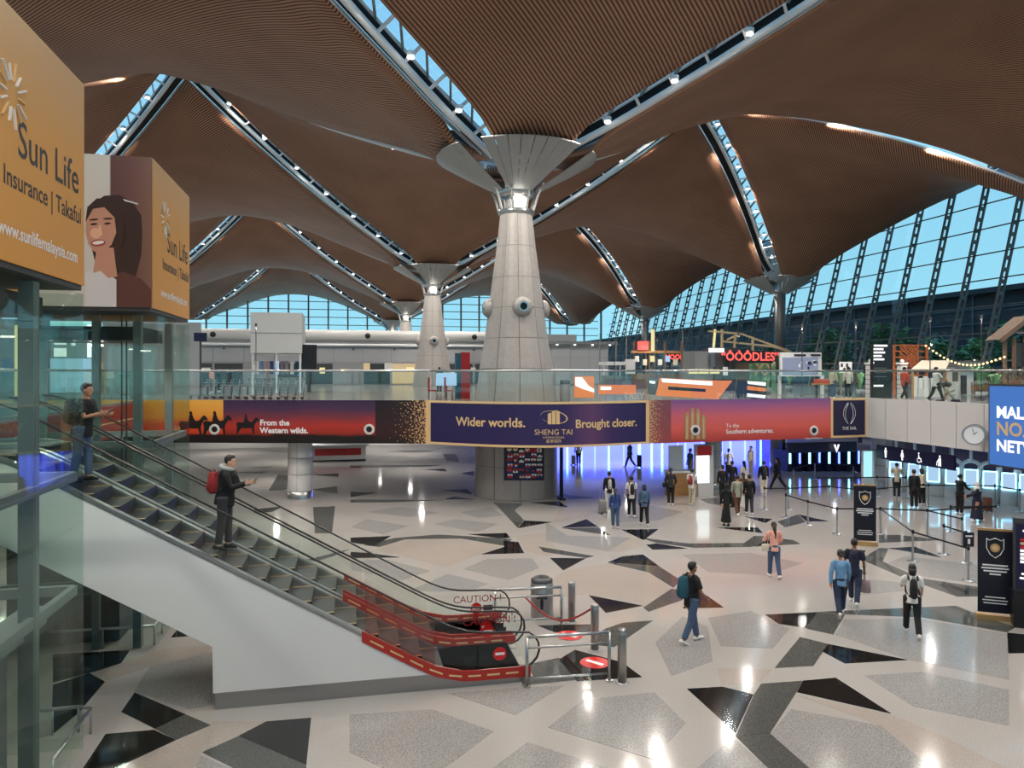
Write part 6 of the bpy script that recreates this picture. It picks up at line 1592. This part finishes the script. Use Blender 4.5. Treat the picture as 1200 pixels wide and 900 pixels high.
def bulge_reflection(px0, px1, y0, y1, label, deco):
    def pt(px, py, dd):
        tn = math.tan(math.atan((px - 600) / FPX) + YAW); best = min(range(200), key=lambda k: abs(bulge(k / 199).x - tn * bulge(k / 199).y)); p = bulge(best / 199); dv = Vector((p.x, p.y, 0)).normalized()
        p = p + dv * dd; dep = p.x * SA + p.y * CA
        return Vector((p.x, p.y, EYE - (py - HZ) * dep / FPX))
    e = empty('reflection_panel', pt(px0, y1, .3), label, 'reflection', 'painted screen reflections on the balustrade')
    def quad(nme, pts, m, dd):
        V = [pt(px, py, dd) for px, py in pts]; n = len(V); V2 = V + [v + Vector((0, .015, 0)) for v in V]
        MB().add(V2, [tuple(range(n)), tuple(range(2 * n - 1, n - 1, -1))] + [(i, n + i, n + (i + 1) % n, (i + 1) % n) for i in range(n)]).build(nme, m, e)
    quad('sheet', [(px0, y0), (px1, y0), (px1, y1), (px0, y1)], 'orange_reflection', .30)
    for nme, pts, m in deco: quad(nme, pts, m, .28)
bulge_reflection(673.5, 696, 441, 466, 'orange painted screen reflection with a white swoosh beside the column', [('white_swoosh', [(674, 442), (682, 442), (690, 452), (696, 456), (696, 460), (684, 456), (674, 452)], 'letter_white')])
bulge_reflection(702, 745, 451, 462, 'pale red painted reflection strip on the curved balustrade', [('white_word', [(704, 453), (716, 453), (716, 457), (704, 457)], 'letter_white')])
# noodle stall
d = 56.0
ns = epx('noodle_stall', 860, 457, UP, 'open food stall with yellow beams and grey cabinets on the upper floor', 'stall')
bpx('cabinet', 806, 412, 830, 458, d, 2.0, 'mid_grey', ns); bpx('cabinet', 830, 408, 855, 458, d, 2.0, 'dark_grey', ns); bpx('cabinet_header', 830, 408, 849, 413, d - 1.1, .1, 'letter_white', ns)
bpx('window', 832, 414, 846, 430, d - 1.05, .06, 'outside_line', ns); bpx('poster', 847, 430, 853, 440, d - 1.05, .06, 'white_print', ns)
for x0 in (807, 819, 832): bpx('yellow_drawer', x0, 433, x0 + 11, 438, d - 1.1, .2, 'strip_yellow', ns)
bpx('timber_wall', 857, 422, 877, 458, d + .5, .2, 'timber', ns); bpx('timber_wall', 877, 424, 910, 458, d + 1.5, .2, 'leaf', ns)
def beam(name, pts, dd, w, mt, parent):
    q = [at(px, py, dd) for px, py in pts]; b = MB()
    for a, c in zip(q, q[1:]): b.bar(a, c, w, w)
    return b.build(name, mt, parent)
for pts in ([(830, 388), (868, 391), (926, 412)], [(846, 400), (905, 406)], [(852, 398), (868, 391)], [(905, 406), (926, 412)], [(836, 410), (838, 386)], [(846, 410), (846, 386)], [(860, 411), (862, 390)], [(882, 411), (882, 397)]):
    beam('yellow_beam', pts, d, .14, 'strip_yellow' if pts[0][0] == 836 else 'beige_edge', ns)
for pts in ([(884, 440), (896, 424), (908, 440)], [(884, 424), (896, 440), (908, 424)]): beam('lattice_bar', pts, d + 1.2, .12, 'beige_edge', ns)
def lit_sign(x0, y0, x1, y1, dd, txt, label, size):
    e = empty('neon_sign', at((x0 + x1) / 2, y1, dd), label, 'sign', 'noodle signs'); c = at((x0 + x1) / 2, (y0 + y1) / 2, dd - .12)
    bpx('board', x0, y0, x1, y1, dd, .15, 'black', e)
    text('lettering', txt, size, plane_fn(c, (1, 0, 0)), 'letter_red', e, bold=.02)
    for px in (x0 + 5, x1 - 5): bpx('leg', px - .8, y1, px + .8, HZ + 1.4 * FPX / dd, dd, .06, 'dark_grey', e)
lit_sign(851, 411, 908, 425.5, d - 1.2, '“ÔÔÔDLES”', 'black sign with large glowing red noodle lettering', .86)
lit_sign(780, 412.5, 812, 424.5, d + 11, 'NOODLES', 'smaller glowing red noodle sign further left', .60)
# further stalls between the column and the noodle stall
fs_ = epx('food_stall', 755, 455, UP, 'distant food stall with timber posts and hanging lanterns', 'stall')
for px in (742, 760, 778, 798): bpx('post', px, 400, px + 2, 456, 62, .15, 'timber', fs_)
bpx('roof_beam', 738, 411, 802, 414, 62, .4, 'wood_lt', fs_); bpx('counter', 740, 438, 800, 456, 62.5, .8, 'timber', fs_); bpx('red_lantern', 748, 400, 759, 410, 61.5, .5, 'letter_red', fs_); bpx('yellow_flag', 763, 386, 767, 412, 61.6, .08, 'strip_yellow', fs_)
for k in range(6): bpx('hanging_sign', 744 + k * 9, 417 + (k % 2) * 4, 749 + k * 9, 424 + (k % 2) * 4, 61.7, .12, ['c_white', 'c_cream', 'strip_yellow', 'c_white', 'screen_pale', 'c_cream'][k], fs_)
wk = epx('white_canopy_stall', 714, 456, UP, 'small stall with a flat white canopy near the grey block', 'stall')
bpx('canopy', 706, 424, 728, 428, 60, 2, 'white_wall', wk); bpx('counter', 707, 440, 727, 457, 60, 1.2, 'mid_grey', wk)
for px in (707, 726): bpx('post', px, 428, px + 1.2, 457, 60, .1, 'white_metal', wk)
bpx('screen', 733, 421, 744, 438, 59.5, .3, 'white_wall', wk)
for k, (px, topy) in enumerate(((703, 392), (734, 386), (757, 378), (800, 384), (767, 384), (722, 398))):
    q = fl(px, 453, UP); e = empty('mast', q, ['slim pole rising above the grey block edge', 'slim pole left of the red lantern', 'tall slim pole beside the red lantern', 'tall slim pole right of the hanging signs', 'slim yellow-flag pole by the lantern', 'short slim pole by the white canopy stall'][k], 'pole', 'slim masts over the stalls')
    h = (EYE + (HZ - topy) * (q.x * SA + q.y * CA) / FPX) - UP
    MB().path([q, q + Vector((0, 0, h * .8)), q + Vector((0, 0, h))], [.09, .07, .02], 8).build('pole', 'facade_steel', e); MB().lathe([(.2, 0), (.2, .06), (.1, .1)], q, 12).build('foot', 'dark_grey', e); MB().ball(q + Vector((0, 0, h)), .07, 8, 6).build('finial', 'steel', e)
# framed photo board
d = 46.0; e = epx('photo_board', 938, 462, UP, 'white-framed board with a blue-grey photograph', 'board')
bpx('frame', 911, 413, 965, 441, d, .15, 'panel_white', e); bpx('picture', 915, 419, 961, 439, d - .12, .05, 'poster_screen', e)
for x0, x1 in ((913, 924), (930, 945), (950, 962)): bpx('header_mark', x0, 415, x1, 417.5, d - .12, .05, 'c_navy', e)
for px in (912, 962): bpx('leg', px, 440, px + 3, 462, d, .15, 'panel_white', e)
random.seed(9)
for k in range(16):
    px, py = random.uniform(917, 957), random.uniform(421, 436); bpx('picture_detail', px, py, px + random.uniform(2, 5), py + random.uniform(1.5, 4), d - .16, .03, random.choice(['c_white', 'c_charcoal', 'c_steelblue', 'c_navy']), e)
# black information totem
d = 37.0; e = epx('information_totem', 1031, 468.5, UP, 'tall black information totem with white text lines', 'sign')
bpx('slab', 1020.5, 403, 1044, 468.4, d, .3, 'black', e)
for k, (y0, x1) in enumerate(((404, 1041), (408, 1036), (412, 1038), (416, 1034), (420, 1037), (424, 1033), (451, 1036))): bpx('print_line', 1023, y0, x1, y0 + 2.2, d - .2, .02, 'letter_white', e)
for y0 in (431, 436, 441): bpx('print_line', 1023, y0, 1040, y0 + .8, d - .2, .02, 'mid_grey', e)
# white gate posts
for px, lb in ((1020, 'white ribbed post left of the black totem'), (1057, 'white ribbed post right of the black totem')):
    q = fl(px, 467, UP); e = empty('gate_post', q, lb, 'post', 'white ribbed posts')
    for k in range(7): MB().box(q + Vector((0, 0, .13 + k * .25)), (.34, .34, .22)).build('block', 'panel_white', e)
    MB().box(q + Vector((0, 0, 1.85)), (.42, .42, .1)).build('cap', 'white_wall', e); MB().ball(q + Vector((0, 0, 1.98)), .1).build('finial', 'white_wall', e)
# orange lattice screen
d = 44.0; e = epx('lattice_screen', 1066, 464, UP, 'orange timber lattice screen behind the totem', 'screen')
for px in (1047, 1055, 1074, 1085): bpx('upright', px, 404, px + 2, 464, d, .12, 'timber_orange', e)
for y0 in (404, 411, 418, 425, 432, 439): bpx('rail', 1047, y0, 1087, y0 + 1.5, d, .1, 'timber_orange', e)
for k in range(5):
    beam('diagonal', [(1056 + k * 4, 404), (1074, 404 + (18 - k * 4)) if k < 4 else (1074, 406)], d - .1, .08, 'timber_orange', e)
    beam('diagonal', [(1056, 408 + k * 6), (1056 + 18, 426 + k * 2)], d - .1, .08, 'timber_orange', e); beam('diagonal', [(1074, 408 + k * 6), (1056, 426 + k * 2)], d - .1, .08, 'timber_orange', e)
# market stall with cream canopy
d = 41.0; e = epx('market_stall', 1092, 466, UP, 'market stall with a sloping cream canopy and white counter', 'stall')
c0, c1 = at(1068, 434, d), at(1108, 434, d); c2, c3 = at(1080, 424, d + 1.5), at(1113, 424, d + 1.5)
MB().add([c0, c1, c3, c2, c0 + Vector((0, 0, .08)), c1 + Vector((0, 0, .08)), c3 + Vector((0, 0, .08)), c2 + Vector((0, 0, .08))], [(0, 1, 2, 3), (7, 6, 5, 4), (0, 4, 5, 1), (1, 5, 6, 2), (2, 6, 7, 3), (3, 7, 4, 0)]).build('canopy', 'c_cream', e)
for px in (1069, 1107): bpx('post', px, 433, px + 1.5, 466, d, .08, 'wood_lt', e)
for k in range(4): bpx('white_panel', 1070 + k * 6, 441 + (k % 2) * 2, 1075 + k * 6, 465, d + .3, .1, 'white_wall', e)
bpx('counter', 1070, 455, 1106, 466, d + .6, .5, 'panel_white', e)
e = epx('white_hut', 1122, 466, UP, 'small pale hut wall with a grey roof beside the market stall', 'stall')
bpx('wall', 1112, 430, 1138, 466, 44.5, .6, 'cloth_white', e); bpx('roof', 1110, 424, 1140, 430, 44.5, 1.6, 'mid_grey', e); bpx('window', 1116, 436, 1123, 447, 44.1, .06, 'dark_grey', e); bpx('painted_figure', 1126, 440, 1133, 462, 44.1, .06, 'c_charcoal', e)
# timber fence and house
e = epx('timber_fence', 1158, 468, UP, 'timber picket fence running up to the wooden house', 'fence')
for k in range(15):
    px = 1138 + k * 2.9; top = 448 - k * 1.2
    bpx('picket', px, top, px + 1.6, 470, 40, .06, 'timber', e)
beam('rail', [(1138, 449), (1180, 434)], 39.9, .08, 'timber', e); beam('rail', [(1138, 462), (1180, 462)], 39.9, .08, 'timber', e)
d = 39.0; e = epx('timber_house', 1195, 470, UP, 'traditional wooden house front with a pitched roof at the right edge', 'house')
for px in (1176, 1187, 1200, 1214): bpx('post', px, 396, px + 3, 472, d, .15, 'timber', e)
for k in range(7): bpx('plank', 1179, 440 + k * 4.5, 1214, 444 + k * 4.5, d + .1, .06, 'timber', e)
for k in range(10): bpx('baluster', 1180 + k * 3.4, 432, 1181.3 + k * 3.4, 440, d, .05, 'timber', e)
beam('barge_board', [(1172, 399), (1206, 372), (1240, 399)], d - .4, .22, 'timber', e)
r0, r1, r2 = at(1171, 398, d - .5), at(1206, 370, d - .5), at(1242, 398, d - .5); dy = Vector((0, .9, 0))
MB().add([r0, r1, r1 + dy, r0 + dy, r2, r2 + dy], [(0, 1, 2, 3), (1, 4, 5, 2)]).build('roof', 'timber', e)
bpx('arched_panel', 1190, 402, 1200, 430, d, .05, 'dark_grey', e); bpx('fairy_lights', 1190, 389, 1200, 391, d - .3, .05, 'c_mauve', e)
# string of bulbs
e = empty('string_lights', at(1085, 404, 43), 'string of yellow bulbs sagging above the market stall', 'lights')
P0, P1 = at(1085, 404, 43), at(1177, 417, 38.8); pts = [P0.lerp(P1, t / 20) - Vector((0, 0, .75 * math.sin(math.pi * t / 20))) for t in range(21)]
MB().path(pts, .012, 4).build('cable', 'black', e)
bm = MB().ball((0, 0, -.06), .055, 8, 6).mesh('bulb', 'bulb')
for p in pts: link('bulb', bm, e, Matrix.Translation(p))
# stroller
q = fl(1111, 473, UP); e = local_empty('stroller', q, R(-12), 'folding stroller with a pale child seat on the upper floor', 'stroller')
MB().path([(-.35, 0, .95), (-.1, 0, .55), (.35, 0, .12)], .018, 6).build('frame', 'black', e); MB().path([(.3, 0, .6), (-.05, 0, .45), (-.35, 0, .12)], .018, 6).build('frame', 'black', e)
MB().path([(-.15, 0, .75), (0, 0, .42), (.25, 0, .42)], [(.2, .05), (.2, .06), (.2, .05)], 8).build('seat', 'c_cream', e, True); MB().ball((-.08, 0, .85), (.22, .2, .15), 10, 6).build('hood', 'black', e, True)
for x in (-.34, .34): MB().path([(x, -.2, .1), (x, .2, .1)], .1, 10).build('wheel', 'rubber', e)
# potted plants along the upper floor
def plant(px, py, h, label, mt='leaf2', n=26):
    random.seed(int(px)); q = fl(px, py, UP); e = empty('potted_plant', q, label, 'plant', 'plants on the upper floor')
    MB().lathe([(.0, 0), (.2, 0), (.27, .4), (.24, .4), (0, .36)], q, 14).build('pot', 'mid_grey', e, True)
    for k in range(n):
        a = random.uniform(0, 6.28); l = h * random.uniform(.55, 1); s = random.uniform(.25, .55)
        d1 = Vector((math.cos(a), math.sin(a), 0)); t = q + Vector((0, 0, .35)); m_ = t + d1 * s * .5 * l + Vector((0, 0, l * .75)); t2 = t + d1 * s * l * 1.1 + Vector((0, 0, l * .72)); w_ = Vector((-d1.y, d1.x, 0)) * .06 * h
        MB().add([t, m_ - w_, m_ + w_, t2], [(0, 1, 3, 2)]).build('leaf', mt, e)
plant(985, 462, 1.5, 'leafy plant between the photo board and the totem'); plant(1008, 465, 1.4, 'bright green shrub left of the white ribbed post', 'leaf2')
plant(1150, 468, 1.9, 'dark palm-like plant in front of the timber fence', 'leaf'); plant(1166, 470, 1.3, 'low green plant under the wooden house', 'leaf2'); plant(968, 460, 1.7, 'dark plant beside the framed photo board', 'leaf')
plant(925, 459, 1.2, 'green plant beneath the photo board frame', 'leaf'); plant(899, 462, 1.0, 'green plant right of the noodle stall', 'leaf2')
e = epx('display_table', 965, 466, UP, 'low table with orange goods left of the person in jeans', 'table'); bpx('top', 955, 449, 974, 451, 40, .8, 'wood_lt', e); bpx('goods', 957, 444, 972, 449, 40, .6, 'c_orangered', e)
for px in (956, 971): bpx('leg', px, 451, px + 1.5, 466, 40, .08, 'dark_grey', e)
e = epx('sloped_display', 990, 466, UP, 'sloping white display rack behind the two people upstairs', 'rack'); bpx('panel', 984, 424, 998, 437, 44, .2, 'white_wall', e)
for px in (985, 995): bpx('leg', px, 436, px + 1.5, 463, 44, .08, 'mid_grey', e)
for k in range(4): bpx('picture_card', 985.5 + 3 * k, 426 + (k % 2) * 5, 987.8 + 3 * k, 430 + (k % 2) * 5, 43.85, .04, 'c_charcoal', e)
# ---------------------------------------------------------------- left side behind the lifts
d = 33.0
e = empty('advert_wall', at(88, 470, d), 'tall pale blue illuminated advert wall behind the lifts', 'screen')
bpx('frame', 60, 366, 115, 462, d + .3, .3, 'dark_grey', e); bpx('screen', 62, 420, 112, 460, d, .1, 'screen_pale', e); bpx('screen', 103, 380, 112, 419, d, .1, 'screen_white', e); bpx('dark_face', 62, 385, 101, 419, d, .1, 'mid_grey', e); bpx('top_screen', 62, 370, 112, 383, d, .1, 'screen_cyan', e)
for x0, x1, y0, y1 in ((64, 77, 396, 404), (64, 77, 408, 418), (84, 88, 397, 405)): bpx('white_word', x0, y0, x1, y1, d - .15, .05, 'letter_white', e)
for px, mt, lb, y0, y1 in ((20, 'strip_yellow', 'yellow glowing vertical strip at the far left behind the glass', 381, 468), (40, 'strip_blue', 'pale blue glowing vertical strip behind the nearer lift', 376, 466)):
    e = empty('light_strip', at(px, y1, 30), lb, 'light', 'vertical light strips'); bpx('tube', px - 2, y0, px + 2, y1, 30, .12, mt, e); bpx('holder', px - 3, y0 - 2, px + 3, y0, 30, .16, 'dark_grey', e); bpx('base', px - 3, y1, px + 3, y1 + 3, 30, .16, 'dark_grey', e)
e = empty('shop_unit', at(20, 470, 34), 'dim grey shop unit behind the nearer lift shaft', 'shop'); bpx('wall', -40, 350, 58, 480, 36, .4, 'mid_grey', e); bpx('window', -20, 395, 36, 470, 35.7, .1, 'outside_line', e); bpx('sign', 4, 362, 30, 374, 35.6, .1, 'screen_pale', e); bpx('goods', 4, 420, 14, 440, 35.5, .2, 'c_blue', e)
e = empty('grey_partition', at(180, 466, 45), 'plain grey partition wall behind the farther lift shaft', 'wall'); 
for k in range(6): bpx('panel', 122 + k * 19, 378, 140 + k * 19, 466, 47, .3, 'grey_panel', e)
e = empty('exit_sign', at(232, 398, 44), 'small dark flight sign on a pole near the left trolleys', 'sign'); bpx('board', 228, 390, 242, 400, 44, .2, 'navy', e); bpx('pole', 234, 400, 236, HZ + 1.4 * FPX / 44, 44, .1, 'dark_grey', e)

# pole lamps added to brighten the stalls on the upper floor
for px, dd, lb in ((770, 60, 'added lamp pole over the distant food stall'), (865, 52, 'added lamp pole in front of the noodle stall'), (940, 43, 'added lamp pole before the framed photo board'), (1003, 41, 'added lamp pole left of the black totem'), (1090, 37.5, 'added lamp pole before the market stall'), (1150, 36, 'added lamp pole before the timber fence'), (300, 42, 'added lamp pole behind the luggage trolleys'), (720, 50, 'added lamp pole near the white canopy stall')):
    q = fl(px, HZ + 1.4 * FPX / dd, UP); e = empty('added_lamp', q, lb, 'lamp', 'added pole lamps over the stalls')
    MB().path([q, q + Vector((0, 0, 4.1))], .025, 6).build('pole', 'dark_grey', e); MB().lathe([(.15, 0), (.15, .04), (.03, .06)], q, 10).build('foot', 'dark_grey', e)
    MB().lathe([(.07, -.1), (.07, .05), (.02, .1)], q + Vector((0, 0, 4.1)), 10).build('lamp_head', 'dark_grey', e, True); MB().lathe([(0, -.1), (.065, -.1)], q + Vector((0, 0, 4.1)), 10).build('lens', 'lamp_soft', e)
    spot('stall_fill_light', q + Vector((0, 0, 3.95)), 420, size=R(170), rad=.06)
